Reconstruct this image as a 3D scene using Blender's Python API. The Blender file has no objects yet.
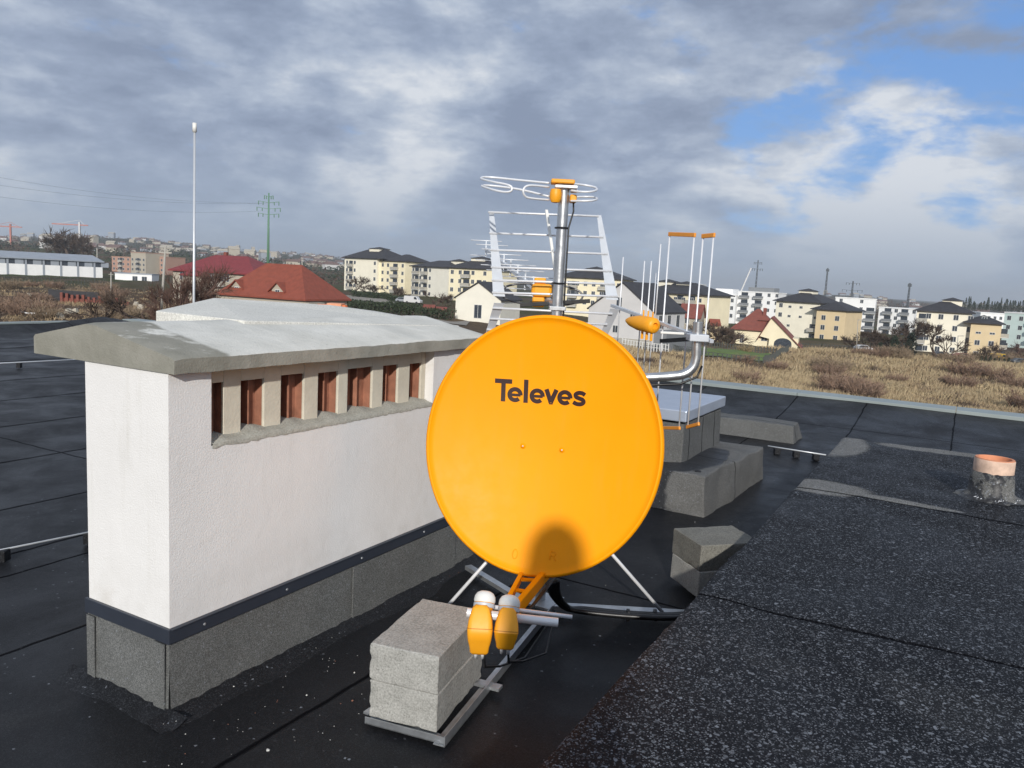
import bpy, bmesh, math, random
from math import sin, cos, pi, radians, atan, atan2, sqrt, hypot
from mathutils import Vector, Matrix, noise
random.seed(7)
S = bpy.context.scene
COL = S.collection
# ------------------------------------------------------------------ camera model
F = 800.; PITCH = atan(105/800); ROLL = radians(2.95); HC = 1.63
def ray(px, py):
    a = px-512; b = 384-py
    r = a*cos(ROLL)-b*sin(ROLL); u = a*sin(ROLL)+b*cos(ROLL)
    return Vector((r/F, cos(PITCH)+u/F*sin(PITCH), -sin(PITCH)+u/F*cos(PITCH)))
EYE = Vector((0, 0, HC))
def aty(px, py, y): d = ray(px, py); return EYE+d*(y/d.y)
def atz(px, py, z): d = ray(px, py); return EYE+d*((z-HC)/d.z)
AX = Vector((.489, .872, 0)).normalized(); BX = Vector((-AX.y, AX.x, 0)); TH = atan2(AX.y, AX.x)
def ab(a, b, z=0): return AX*a+BX*b+Vector((0, 0, z))
def atb(px, py, b): d = ray(px, py); return EYE+d*(b/d.dot(BX))
def ata(px, py, a): d = ray(px, py); return EYE+d*(a/d.dot(AX))
def toab(p): return (p.dot(AX), p.dot(BX), p.z)
def ABM(a=0, b=0, z=0): return Matrix.Translation(ab(a, b, z)) @ Matrix.Rotation(TH, 4, 'Z')

# ------------------------------------------------------------------ mesh builder (verts in world or thing space)
class MB:
    def __init__(s): s.v = []; s.f = []; s.m = []
    def add(s, vs, fs, mi=0):
        n = len(s.v); s.v += [Vector(v) for v in vs]; s.f += [tuple(i+n for i in f) for f in fs]; s.m += [mi]*len(fs)
        return s
    def box(s, c0, c1, M=None, mi=0):
        x0, y0, z0 = c0; x1, y1, z1 = c1
        vs = [Vector(p) for p in ((x0,y0,z0),(x1,y0,z0),(x1,y1,z0),(x0,y1,z0),(x0,y0,z1),(x1,y0,z1),(x1,y1,z1),(x0,y1,z1))]
        if M: vs = [M @ v for v in vs]
        return s.add(vs, [(0,3,2,1),(4,5,6,7),(0,1,5,4),(1,2,6,5),(2,3,7,6),(3,0,4,7)], mi)
    def hexa(s, bot, top, mi=0):
        n = len(bot)
        return s.add(list(bot)+list(top), [tuple(reversed(range(n))), tuple(range(n, 2*n))]+[(i, (i+1) % n, n+(i+1) % n, n+i) for i in range(n)], mi)
    def tube(s, pts, r, n=10, caps=True, mi=0, closed=False):
        pts = [Vector(p) for p in pts]; k = len(pts); base = len(s.v)
        rs = r if isinstance(r, (list, tuple)) else [r]*k
        up = None
        for i, p in enumerate(pts):
            if closed: t = pts[(i+1) % k]-pts[i-1]
            else: t = pts[min(i+1, k-1)]-pts[max(i-1, 0)]
            t.normalize()
            if up is None:
                up = Vector((0, 0, 1)) if abs(t.z) < .9 else Vector((1, 0, 0))
            x = up.cross(t).normalized(); up = t.cross(x).normalized()
            for j in range(n):
                q = 2*pi*j/n; s.v.append(p+(x*cos(q)+up*sin(q))*rs[i])
        for i in range(k if closed else k-1):
            i2 = (i+1) % k
            for j in range(n):
                s.f.append((base+i*n+j, base+i*n+(j+1) % n, base+i2*n+(j+1) % n, base+i2*n+j)); s.m.append(mi)
        if caps and not closed:
            s.f.append(tuple(base+j for j in reversed(range(n)))); s.m.append(mi)
            s.f.append(tuple(base+(k-1)*n+j for j in range(n))); s.m.append(mi)
        return s
    def lathe(s, prof, M=None, n=24, mi=0):
        base = len(s.v)
        for r, z in prof:
            for j in range(n):
                v = Vector((r*cos(2*pi*j/n), r*sin(2*pi*j/n), z)); s.v.append(M @ v if M else v)
        for i in range(len(prof)-1):
            for j in range(n):
                s.f.append((base+i*n+j, base+i*n+(j+1) % n, base+(i+1)*n+(j+1) % n, base+(i+1)*n+j)); s.m.append(mi)
        return s
    def bar(s, p, q, w, h, mi=0):
        p = Vector(p); q = Vector(q); t = (q-p).normalized()
        up = Vector((0, 0, 1)) if abs(t.z) < .95 else Vector((0, 1, 0))
        x = t.cross(up).normalized()*w/2; y = x.cross(t).normalized()*h/2
        return s.hexa([p-x-y, p+x-y, p+x+y, p-x+y], [q-x-y, q+x-y, q+x+y, q-x+y], mi)
    def build(s, name, mats, parent=None, M=None, smooth=False, bevel=0, auto=None):
        me = bpy.data.meshes.new(name)
        if parent is not None: W = parent['_w'] and MW[parent.name]; inv = W.inverted()
        else: W = M if M is not None else Matrix(); inv = W.inverted()
        me.from_pydata([inv @ v for v in s.v], [], s.f)
        ml = mats if isinstance(mats, (list, tuple)) else [mats]
        for m in ml: me.materials.append(m)
        if len(ml) > 1:
            for p, i in zip(me.polygons, s.m): p.material_index = i
        bm = bmesh.new(); bm.from_mesh(me)
        bmesh.ops.recalc_face_normals(bm, faces=bm.faces)
        if smooth:
            for f in bm.faces: f.smooth = True
            if auto:
                for e in bm.edges:
                    if len(e.link_faces) == 2 and e.calc_face_angle(0) > auto: e.smooth = False
        bm.to_mesh(me); bm.free()
        o = bpy.data.objects.new(name, me); COL.objects.link(o)
        if parent is not None: o.parent = parent
        else: o.matrix_world = W
        MW[o.name] = W.copy(); o['_w'] = 1
        if bevel:
            b = o.modifiers.new('b', 'BEVEL'); b.width = bevel; b.segments = 2; b.limit_method = 'ANGLE'
        return o
MW = {}
def tag(o, label, cat, group=None, kind=None):
    if label: o['label'] = label
    if cat: o['category'] = cat
    if group: o['group'] = group
    if kind: o['kind'] = kind
    return o
def thing(name, label, cat, M=None, group=None):
    o = bpy.data.objects.new(name, None); COL.objects.link(o); o.empty_display_size = .2
    M = M if M is not None else Matrix(); o.matrix_world = M; MW[o.name] = M.copy(); o['_w'] = 1
    return tag(o, label, cat, group)
def T(x, y=None, z=0, rz=0):
    if y is None: x, y, z = x
    return Matrix.Translation((x, y, z)) @ Matrix.Rotation(rz, 4, 'Z')
def dup(o, parent=None, M=None, label=None):
    c = o.copy(); COL.objects.link(c)
    if parent is not None: c.parent = parent
    if M is not None: c.matrix_world = M; MW[c.name] = M.copy()
    if label: c['label'] = label
    for ch in [k for k in o.children]: dup(ch, c)
    return c

# ------------------------------------------------------------------ materials
class NT:
    def __init__(s, m): s.t = m.node_tree; s.n = s.t.nodes; s.l = s.t.links; s.b = s.n.get('Principled BSDF'); s.co = None
    def obj(s):
        if not s.co: s.co = s.n.new('ShaderNodeTexCoord').outputs['Object']
        return s.co
    def link(s, a, b): s.l.new(a, b)
    def inp(s, sock, v):
        if isinstance(v, bpy.types.NodeSocket): s.l.new(v, sock)
        elif v is not None:
            if hasattr(sock.default_value, '__len__') and not hasattr(v, '__len__'): v = (v,)*len(sock.default_value)
            if hasattr(v, '__len__') and len(sock.default_value) == 4 and len(v) == 3: v = (*v, 1)
            sock.default_value = v
    def math(s, op, a, b=None, c=None, clamp=False):
        m = s.n.new('ShaderNodeMath'); m.operation = op; m.use_clamp = clamp
        for i, v in enumerate((a, b, c)):
            if v is not None: s.inp(m.inputs[i], v)
        return m.outputs[0]
    def noise(s, scale, det=4, rough=.55, co=None, dim='3D', dist=0):
        n = s.n.new('ShaderNodeTexNoise'); n.inputs['Scale'].default_value = scale; n.inputs['Detail'].default_value = det
        n.inputs['Roughness'].default_value = rough; n.inputs['Distortion'].default_value = dist
        s.link(co or s.obj(), n.inputs['Vector']); return n.outputs['Fac']
    def voro(s, scale, feat='F1', out='Color', co=None):
        n = s.n.new('ShaderNodeTexVoronoi'); n.inputs['Scale'].default_value = scale; n.feature = feat
        s.link(co or s.obj(), n.inputs['Vector']); return n.outputs[out]
    def ramp(s, f, *stops, interp='LINEAR'):
        r = s.n.new('ShaderNodeValToRGB'); cr = r.color_ramp; cr.interpolation = interp
        while len(cr.elements) < len(stops): cr.elements.new(.5)
        for e, (p, c) in zip(cr.elements, stops):
            e.position = p; e.color = (c, c, c, 1) if not hasattr(c, '__len__') else (*c[:3], 1)
        s.link(f, r.inputs[0]); return r.outputs[0]
    def mix(s, f, a, b, mode='MIX'):
        m = s.n.new('ShaderNodeMix'); m.data_type = 'RGBA'; m.blend_type = mode
        s.inp(m.inputs[0], f); s.inp(m.inputs[6], a); s.inp(m.inputs[7], b); return m.outputs[2]
    def sep(s, v=None):
        n = s.n.new('ShaderNodeSeparateXYZ'); s.link(v or s.obj(), n.inputs[0]); return n.outputs
    def comb(s, x, y, z):
        n = s.n.new('ShaderNodeCombineXYZ')
        for i, v in enumerate((x, y, z)): s.inp(n.inputs[i], v)
        return n.outputs[0]
    def mapr(s, v, a, b, c=0, d=1, smooth=False):
        n = s.n.new('ShaderNodeMapRange'); n.interpolation_type = 'SMOOTHSTEP' if smooth else 'LINEAR'
        for i, q in enumerate((v, a, b, c, d)): s.inp(n.inputs[i], q)
        return n.outputs[0]
    def bump(s, h, strength=.3, dist=.01):
        n = s.n.new('ShaderNodeBump'); n.inputs['Strength'].default_value = strength; n.inputs['Distance'].default_value = dist
        s.link(h, n.inputs['Height']); s.link(n.outputs[0], s.b.inputs['Normal'])
    def set(s, **k):
        names = dict(col='Base Color', rough='Roughness', metal='Metallic', spec='Specular IOR Level', coat='Coat Weight', alpha='Alpha', trans='Transmission Weight')
        for a, v in k.items(): s.inp(s.b.inputs[names[a]], v)
    def blobs(s, bl, soft=.25, wob=.35, nsc=3.):
        """mask of hand-placed patches (x, y, rx, ry, angle) in object space, with an uneven outline"""
        o = s.sep(); w = s.math('MULTIPLY', s.math('SUBTRACT', s.noise(nsc, 5, .6), .5), wob*2); out = None
        for (x, y, rx, ry, an) in bl:
            dx = s.math('SUBTRACT', o[0], x); dy = s.math('SUBTRACT', o[1], y); c, q = cos(an), sin(an)
            u = s.math('DIVIDE', s.math('ADD', s.math('MULTIPLY', dx, c), s.math('MULTIPLY', dy, q)), rx)
            v = s.math('DIVIDE', s.math('SUBTRACT', s.math('MULTIPLY', dy, c), s.math('MULTIPLY', dx, q)), ry)
            d = s.math('SQRT', s.math('ADD', s.math('MULTIPLY', u, u), s.math('MULTIPLY', v, v)))
            d = s.math('ADD', d, w)
            m = s.mapr(d, 1, 1-soft, 0, 1, True)
            out = m if out is None else s.math('MAXIMUM', out, m)
        return out
    def lines(s, axis, pos, w=.006, wob=.02, nsc=4.):
        o = s.sep(); x = s.math('ADD', o[axis], s.math('MULTIPLY', s.math('SUBTRACT', s.noise(nsc, 3), .5), wob*2)); out = None
        for p in pos:
            p, ww = p if isinstance(p, tuple) else (p, w)
            d = s.math('ABSOLUTE', s.math('SUBTRACT', x, p)); m = s.mapr(d, ww, ww*.35)
            out = m if out is None else s.math('MAXIMUM', out, m)
        return out
def mat(name, col=(.5, .5, .5), rough=.6, metal=0, spec=.5):
    m = bpy.data.materials.new(name); m.use_nodes = True; n = NT(m)
    n.set(col=col, rough=rough, metal=metal, spec=spec); return m
def nmat(name, col, rough=.6, var=.15, sc=8., metal=0, bump=0, bsc=60., spec=.5, coat=0, det=5):
    m = mat(name, col, rough, metal, spec); n = NT(m)
    f = n.noise(sc, det, .6)
    n.set(col=n.ramp(f, (.25, [c*(1-var) for c in col]), (.75, [min(1, c*(1+var)) for c in col])))
    n.set(rough=n.mapr(n.noise(sc*1.7, 4), .2, .8, max(0, rough-.1), min(1, rough+.1)), coat=coat)
    if bump: n.bump(n.noise(bsc, 4, .6), bump, .005)
    return m
def felt(name, dark, dry, patches=None, lx=(), ly=(), fleck=.5, gran=420., wetrough=.42, inv=False, big=.8, thr=None, lw=.008, soft=.25, wob=.35, spec=.4, grain=.25, gpow=5, gcol=(.16, .17, .19)):
    m = mat(name); n = NT(m)
    cell = n.voro(gran, out='Color'); g = n.sep(cell)[0]
    cell2 = n.sep(n.voro(gran*.45, out='Color'))[1]
    bn = n.noise(big, 5, .6)
    base = n.mix(n.mapr(bn, .35, .7), [c*.72 for c in dark], [c*1.35 for c in dark])
    base = n.mix(n.math('MULTIPLY', n.math('POWER', g, gpow), grain), base, gcol)
    dcol = n.mix(n.mapr(n.math('POWER', g, 1.5), 0, 1), [c*.5 for c in dry], [c*1.45 for c in dry])
    dcol = n.mix(n.mapr(n.noise(5, 5, .6), .3, .7), n.mix(1, dcol, (.8, .8, .79), 'MULTIPLY'), dcol)
    mask = n.blobs(patches, soft, wob) if patches else None
    if mask is not None and inv: mask = n.math('SUBTRACT', 1, mask)
    if thr:
        t = n.mapr(n.noise(thr[0], 6, .62), thr[1], thr[1]+.05, 0, thr[2]); mask = t if mask is None else n.math('MAXIMUM', mask, t)
    if mask is not None: col = n.mix(mask, base, dcol)
    else: col = base
    if fleck:
        fl = n.math('MULTIPLY', n.mapr(cell2, 1-.07*fleck, 1-.02*fleck), n.mapr(n.noise(30, 2), .4, .6, .35, 1))
        col = n.mix(n.math('MULTIPLY', fl, .8), col, (.23, .25, .28))
    ln = None
    for axis, pos in ((0, lx), (1, ly)):
        if pos:
            q = n.lines(axis, pos, lw); ln = q if ln is None else n.math('MAXIMUM', ln, q)
    if ln is not None: col = n.mix(n.math('MULTIPLY', ln, .85), col, (.004, .004, .005))
    n.set(col=col)
    r = n.mapr(n.noise(1.7, 6, .62, dist=.4), .38, .66, wetrough-.10, wetrough+.14)
    if mask is not None: r = n.math('ADD', r, n.math('MULTIPLY', mask, .4), clamp=True)
    if patches and inv is False: pass
    n.set(rough=r, spec=n.math('MULTIPLY', n.math('SUBTRACT', 1, n.math('MULTIPLY', ln, .95)), spec) if ln is not None else spec)
    h = n.math('ADD', n.math('MULTIPLY', g, .5), n.math('MULTIPLY', n.noise(14, 4, .6), .6))
    if ln is not None: h = n.math('SUBTRACT', h, n.math('MULTIPLY', ln, 1.5))
    n.bump(h, .55, .004)
    return m

M_ROOF = felt('wet_bitumen_felt', (.011, .0115, .0135), (.12, .12, .118), [(12.2, 1.2, .2, .6, 0)], lx=(3.9, 10.4, 15.0), spec=.17, gran=260, grain=.10,
              ly=(-2.2, -1.1, 0, 1.07, 1.98, 3.3, 4.13, (4.42, .02), (5.25, .022), (6.5, .03), (7.85, .035), (9.3, .04), (10.7, .05), (12.65, .07), (14.4, .08)), fleck=.05, wetrough=.46, lw=.014, thr=(1.1, .60, .07))
M_SLAB = felt('wet_granule_felt', (.010, .011, .0135), (.21, .21, .205),
              [(6.95, .76, .62, .20, 0), (5.28, .66, .21, .30, 0), (5.22, .25, .055, .38, 0), (7.33, .08, .17, .50, .1)],
              lx=(3.06, 5.17), spec=.07, fleck=1.2, gran=235, grain=1., gpow=9.0, gcol=(.19, .203, .225), thr=(1.2, .60, .06), wetrough=.62, lw=.012, wob=.3)
M_SKIRT = felt('dry_grey_felt', (.022, .023, .025), (.155, .16, .158), [(0, 0, 90, 90, 0)], fleck=.25, gran=380, lw=.006)
M_LOW = felt('kerb_felt', (.017, .018, .021), (.15, .15, .147), [(.55, .27, .62, .24, 0), (.0, .7, .12, .5, 0)], lx=(.65,), fleck=.5, inv=True, wob=.2, soft=.08)
M_HATF = felt('hatch_felt', (.022, .023, .025), (.13, .132, .13), [(0, 0, 90, 90, 0)], fleck=.4, lx=(-.30, .08, .42), lw=.012)
M_TAR = felt('tar_fillet', (.012, .0125, .0145), (.1, .1, .1), None, fleck=.15, gran=300, wetrough=.5, spec=.2, grain=.25)
def plaster():
    m = mat('white_plaster', (.72, .70, .67), .85, 0, .3); n = NT(m)
    a = n.ramp(n.noise(1.6, 5, .6), (.3, (.725, .715, .70)), (.7, (.80, .79, .775)))
    st = n.mapr(n.noise(2.3, 6, .65, dist=.6), .56, .72)
    a = n.mix(n.math('MULTIPLY', st, .30), a, (.58, .53, .46))
    o = n.sep(); sq = n.comb(n.math('MULTIPLY', o[0], 9), n.math('MULTIPLY', o[1], 9), n.math('MULTIPLY', o[2], .9))
    dr = n.math('MULTIPLY', n.mapr(n.noise(1.6, 5, .65, co=sq), .56, .74), n.mapr(o[2], .3, 1.0, .25, 1)); a = n.mix(n.math('MULTIPLY', dr, .30), a, (.52, .50, .45))
    a = n.mix(n.math('MULTIPLY', n.math('MULTIPLY', n.mapr(o[2], .55, .31), n.mapr(n.noise(6, 5), .4, .65)), .25), a, (.42, .40, .36))
    n.set(col=a); n.bump(n.math('ADD', n.noise(150, 4, .6), n.math('MULTIPLY', n.noise(11, 4, .6, dist=.6), .9)), .5, .004); return m
M_PLAS = plaster()
def conc(name, c1, c2, sc=7., pit=True, bstr=.4, rough=.9):
    m = mat(name, c1, rough, 0, .25); n = NT(m)
    f = n.noise(sc, 7, .65); col = n.ramp(f, (.3, c1), (.7, c2))
    fine = n.noise(130, 4, .7); col = n.mix(.5, col, n.ramp(fine, (.3, [c*.55 for c in c1]), (.7, [min(1, c*1.4) for c in c2])))
    h = fine
    if pit:
        v = n.voro(95, out='Distance'); p = n.mapr(v, .10, .26); pm = n.mapr(n.noise(25, 2), .5, .6)
        k = n.math('MULTIPLY', n.math('SUBTRACT', 1, p), pm)
        col = n.mix(n.math('MULTIPLY', k, .7), col, [c*.4 for c in c1]); h = n.math('SUBTRACT', fine, k)
    n.set(col=col); n.bump(h, bstr, .006); return m
M_BLOCK = conc('concrete_block', (.22, .22, .20), (.43, .425, .40), 9.)
M_BLOCKW = conc('damp_concrete_block', (.10, .098, .085), (.24, .235, .21), 4.)
def capmat():
    m = mat('cap_concrete', (.5, .5, .46), .88, 0, .3); n = NT(m)
    f = n.noise(3.5, 7, .65); pale = n.ramp(f, (.3, (.53, .525, .48)), (.7, (.71, .70, .65)))
    dark = n.ramp(n.noise(6, 6, .6), (.3, (.22, .215, .18)), (.7, (.31, .30, .26)))
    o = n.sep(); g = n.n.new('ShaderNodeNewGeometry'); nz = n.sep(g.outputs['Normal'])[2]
    w = n.math('MULTIPLY', n.math('SUBTRACT', n.noise(5, 4), .5), .12)
    newm = n.mapr(n.math('ADD', o[0], w), .235, .21)      # fresh mortar at the near end of the cap
    newp = n.math('MULTIPLY', newm, n.mapr(n.noise(5.5, 5, .6), .62, .52))
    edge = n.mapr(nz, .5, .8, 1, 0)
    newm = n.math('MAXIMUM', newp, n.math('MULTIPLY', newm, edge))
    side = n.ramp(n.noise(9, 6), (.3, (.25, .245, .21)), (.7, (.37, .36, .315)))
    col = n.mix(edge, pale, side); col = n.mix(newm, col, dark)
    v = n.noise(60, 4, .7); col = n.mix(n.mapr(v, .62, .72, 0, .5), col, (.16, .155, .13))
    n.set(col=col); n.bump(n.math('ADD', n.noise(18, 5), n.math('MULTIPLY', n.noise(130, 3), .5)), .5, .008); return m
M_CAP = capmat()
M_MORTAR = conc('grey_mortar', (.30, .29, .25), (.42, .41, .36), 8., False)
M_CREAM = nmat('cream_plaster_pillars', (.60, .56, .46), .85, .1, 12, bump=.4, bsc=80)
M_CLAY = nmat('red_brick_flue', (.30, .13, .08), .85, .35, 14, bump=.5, bsc=50)
M_ANTH = nmat('anthracite_strip', (.030, .036, .050), .42, .12, 6, spec=.5)
def dishmat():
    m = mat('orange_gloss_paint', (.93, .34, .003), .33, 0, .5); n = NT(m)
    n.set(col=n.ramp(n.noise(2, 4), (.3, (.90, .325, .0005)), (.7, (.95, .35, .0008))), rough=n.mapr(n.noise(9, 5, .7), .3, .8, .42, .58), coat=0, spec=.17)
    o = n.sep(); st = n.noise(1.5, 6, .7, co=n.comb(n.math('MULTIPLY', o[0], 14), 0, n.math('MULTIPLY', o[2], 1.6)))
    n.set(col=n.mix(n.math('MULTIPLY', n.mapr(st, .5, .75), .16), n.ramp(n.noise(2, 4), (.3, (.90, .325, .0005)), (.7, (.95, .35, .0008))), (.70, .33, .05)))
    d = n.mapr(n.noise(90, 3, .8), .72, .78); n.b.inputs['Coat Roughness'].default_value = .2
    return m
M_ORANGE = dishmat()
M_OPLAS = nmat('orange_plastic', (.86, .36, .012), .5, .06, 8)
M_OSEAM = nmat('shaded_plastic_seam', (.45, .17, .006), .6, .06, 8)
M_OPALE = nmat('pale_orange_clip', (.80, .30, .03), .5, .05, 8)
M_BLACKP = mat('dark_brown_print', (.028, .006, .004), .45)
M_WHITEP = nmat('white_plastic', (.74, .73, .69), .45, .06, 10)
M_STEEL = nmat('galvanised_steel', (.56, .57, .58), .34, .16, 18, metal=.9, bump=.08)
M_ZINC = nmat('zinc_profile', (.44, .46, .48), .42, .25, 14, metal=.75, bump=.12)
M_ALU = nmat('aluminium', (.80, .81, .83), .42, .06, 20, metal=.25)
M_ALUD = nmat('dull_aluminium_plate', (.52, .55, .59), .5, .08, 12, metal=.15)
M_CABLE = nmat('black_cable', (.008, .008, .009), .38, .2, 10)
M_CABLED = nmat('dark_steel_tube', (.13, .13, .135), .4, .2, 10, metal=.6)
M_FLASH = nmat('grey_green_flashing', (.28, .32, .315), .5, .12, 1.5, metal=.2)
M_LID = nmat('pale_hatch_metal', (.42, .47, .56), .35, .07, 4, metal=.35)
M_TERRA = nmat('terracotta_pipe', (.62, .25, .13), .7, .12, 20)
M_WIRE = nmat('aluminium_wire', (.62, .64, .66), .4, .05, 8, metal=.4)

# ------------------------------------------------------------------ sun direction
SUN_AZ = radians(1.0); SUN_EL = radians(22.3)      # shadows run to +Y and slightly +X
SD = Vector((sin(SUN_AZ)*cos(SUN_EL), cos(SUN_AZ)*cos(SUN_EL), -sin(SUN_EL)))

# ------------------------------------------------------------------ terrain
def sm(x): x = max(0., min(1., x)); return x*x*(3-2*x)
def terr(x, y):
    z = -11.5
    r = hypot(x, y); az = math.degrees(atan2(x, y))
    z += 5.3*sm((62-x)/82.)
    z += -.9*sm((45-y)/30.)
    # knoll in the dry field on the right
    z += 2.6*math.exp(-(((x-66)/20)**2+((y-150)/22)**2))
    z += 1.6*math.exp(-(((x-108)/22)**2+((y-150)/14)**2))
    if r < 400 and r > 30:
        z += .55*(noise.noise(Vector((x/9., y/9., 0))))+.3*noise.noise(Vector((x/3.4, y/3.4, 4)))
    # far hills
    hl = sm((-az+2)/26.)
    z += (14*sm((r-420)/500.)+46*sm((r-900)/1500.)*(.75+.5*noise.noise(Vector((az/9., 2.3, r/2500.)))))*hl
    z += sm((r-900)/1400.)*(9+9*noise.noise(Vector((az/5., 7.7, 0))))*(1-hl)
    return z
def G(px, py):
    d = ray(px, py); t = 25.; last = t
    while t < 6000:
        p = EYE+d*t
        if p.z < terr(p.x, p.y): break
        last = t; t *= 1.01
    for _ in range(12):
        m = (t+last)/2; p = EYE+d*m
        if p.z < terr(p.x, p.y): t = m
        else: last = m
    return EYE+d*t
def gp(px, D):      # ground point at depth D under image column px (near the horizon row)
    py = 279+(px-512)*.0515; p = aty(px, py, D); return Vector((p.x, D, terr(p.x, D)))

def ground():
    m = mat('field_soil_and_dry_grass', rough=.95, spec=.1); n = NT(m)
    g = n.n.new('ShaderNodeNewGeometry'); P = g.outputs['Position']; o = n.sep(P)
    a = n.noise(.09, 6, .65, co=P); b = n.noise(.35, 6, .65, co=P); c = n.noise(2.2, 4, .6, co=P)
    tan = n.ramp(b, (.3, (.16, .115, .06)), (.55, (.29, .22, .115)), (.75, (.38, .30, .17)))
    brn = n.ramp(c, (.3, (.06, .042, .03)), (.7, (.13, .092, .06)))
    grn = n.ramp(b, (.3, (.03, .042, .015)), (.7, (.075, .085, .03)))
    right = n.mapr(o[0], -5, 35)
    f = n.mapr(a, .38, .62); k = n.math('MULTIPLY', f, n.math('ADD', n.math('MULTIPLY', right, .85), .12))
    col = n.mix(k, brn, tan)
    far = n.mapr(o[1], 165, 230)
    col = n.mix(far, col, n.mix(n.mapr(n.noise(.02, 4, .6, co=P), .4, .6), grn, brn))
    vf = n.mapr(n.math('ADD', o[1], 0), 700, 1100)
    cells = n.voro(.02, co=P); col = n.mix(n.math('MULTIPLY', vf, .75), col, n.mix(n.mapr(n.noise(.012, 6, .75, co=P), .45, .55), (.030, .034, .024), (.095, .085, .062)))
    n.set(col=col); n.bump(c, .8, .3)
    me = MB(); xs = []; 
    R = [18, 24, 30]; r = 30
    while r < 9000: r *= 1.022 if r < 420 else 1.045; R.append(r)
    AZ = [-75+i*.55 for i in range(int(150/.55)+1)]
    for r in R:
        for az in AZ:
            x, y = r*sin(radians(az)), r*cos(radians(az)); me.v.append(Vector((x, y, terr(x, y))))
    k = len(AZ)
    for i in range(len(R)-1):
        for j in range(k-1): me.f.append((i*k+j, i*k+j+1, (i+1)*k+j+1, (i+1)*k+j)); me.m.append(0)
    # behind and under the building
    n0 = len(me.v); Q = 9000
    me.v += [Vector(p) for p in ((-Q, -Q, -12.6), (Q, -Q, -12.6), (Q, 2300, -12.6), (-Q, 2300, -12.6))]; me.f.append((n0, n0+1, n0+2, n0+3)); me.m.append(0)
    o = me.build('ground', m, smooth=True); tag(o, None, None, kind='structure')
ground()

# ------------------------------------------------------------------ our roof
RA, RB = 11.95, 17.1
def roofz(a, b): return .012*noise.noise(Vector((a*.5, b*.5, 0)))+.004*noise.noise(Vector((a*2, b*2, 3)))-(.012 if a < 8 else 0)
def roof():
    mb = MB(); M0 = ABM()
    nx, ny = 50, 60; x0, x1, y0, y1 = -5., RA, -6., RB
    for i in range(nx+1):
        for j in range(ny+1):
            a = x0+(x1-x0)*i/nx; b = y0+(y1-y0)*j/ny
            z = .012*noise.noise(Vector((a*.5, b*.5, 0)))+.004*noise.noise(Vector((a*2, b*2, 3)))
            # upstand towards the parapets
            z += .19*max(0, (a-9.9)/2.05)**1.5+.2*sm((b-16.4)/.7)*(1-sm((a-11.3)/.65))
            z -= .012 if (a < 8) else 0
            mb.v.append(ab(a, b, z))
    for i in range(nx):
        for j in range(ny):
            mb.f.append((i*(ny+1)+j, (i+1)*(ny+1)+j, (i+1)*(ny+1)+j+1, i*(ny+1)+j+1)); mb.m.append(0)
    o = mb.build('flat_roof', M_ROOF, M=M0, smooth=True); tag(o, None, None, kind='structure')
    mb = MB().box((-5, -6, -12.4), (RA-.02, RB-.02, -.08), M0)
    tag(mb.build('building_below_roof', nmat('render_wall', (.5, .47, .4), .85), M=M0), None, None, kind='structure')
    # metal flashing on the parapets
    t = thing('roof_edge_flashing', 'grey green folded metal flashing along the far edges of the wet flat roof', 'roof edging', ABM(RA, 1, 0))
    for k in range(12):
        b0 = -6+k*2.0; b1 = b0+1.994
        if b1 > RB+.1: b1 = RB+.18
        MB().box((RA-.05, b0, .17), (RA+.38, b1, .225), M0).box((RA+.35, b0, .02), (RA+.385, b1, .168), M0).build('flashing_length', M_FLASH, t, bevel=.004)
        if b1 > RB: break
    for k in range(8):
        a0 = -5+k*2.1; a1 = min(a0+2.094, RA-.054)
        MB().box((a0, RB-.05, .17), (a1, RB+.19, .215), M0).box((a0, RB+.17, .02), (a1, RB+.195, .168), M0).build('flashing_length', M_FLASH, t, bevel=.004)
roof()

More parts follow.
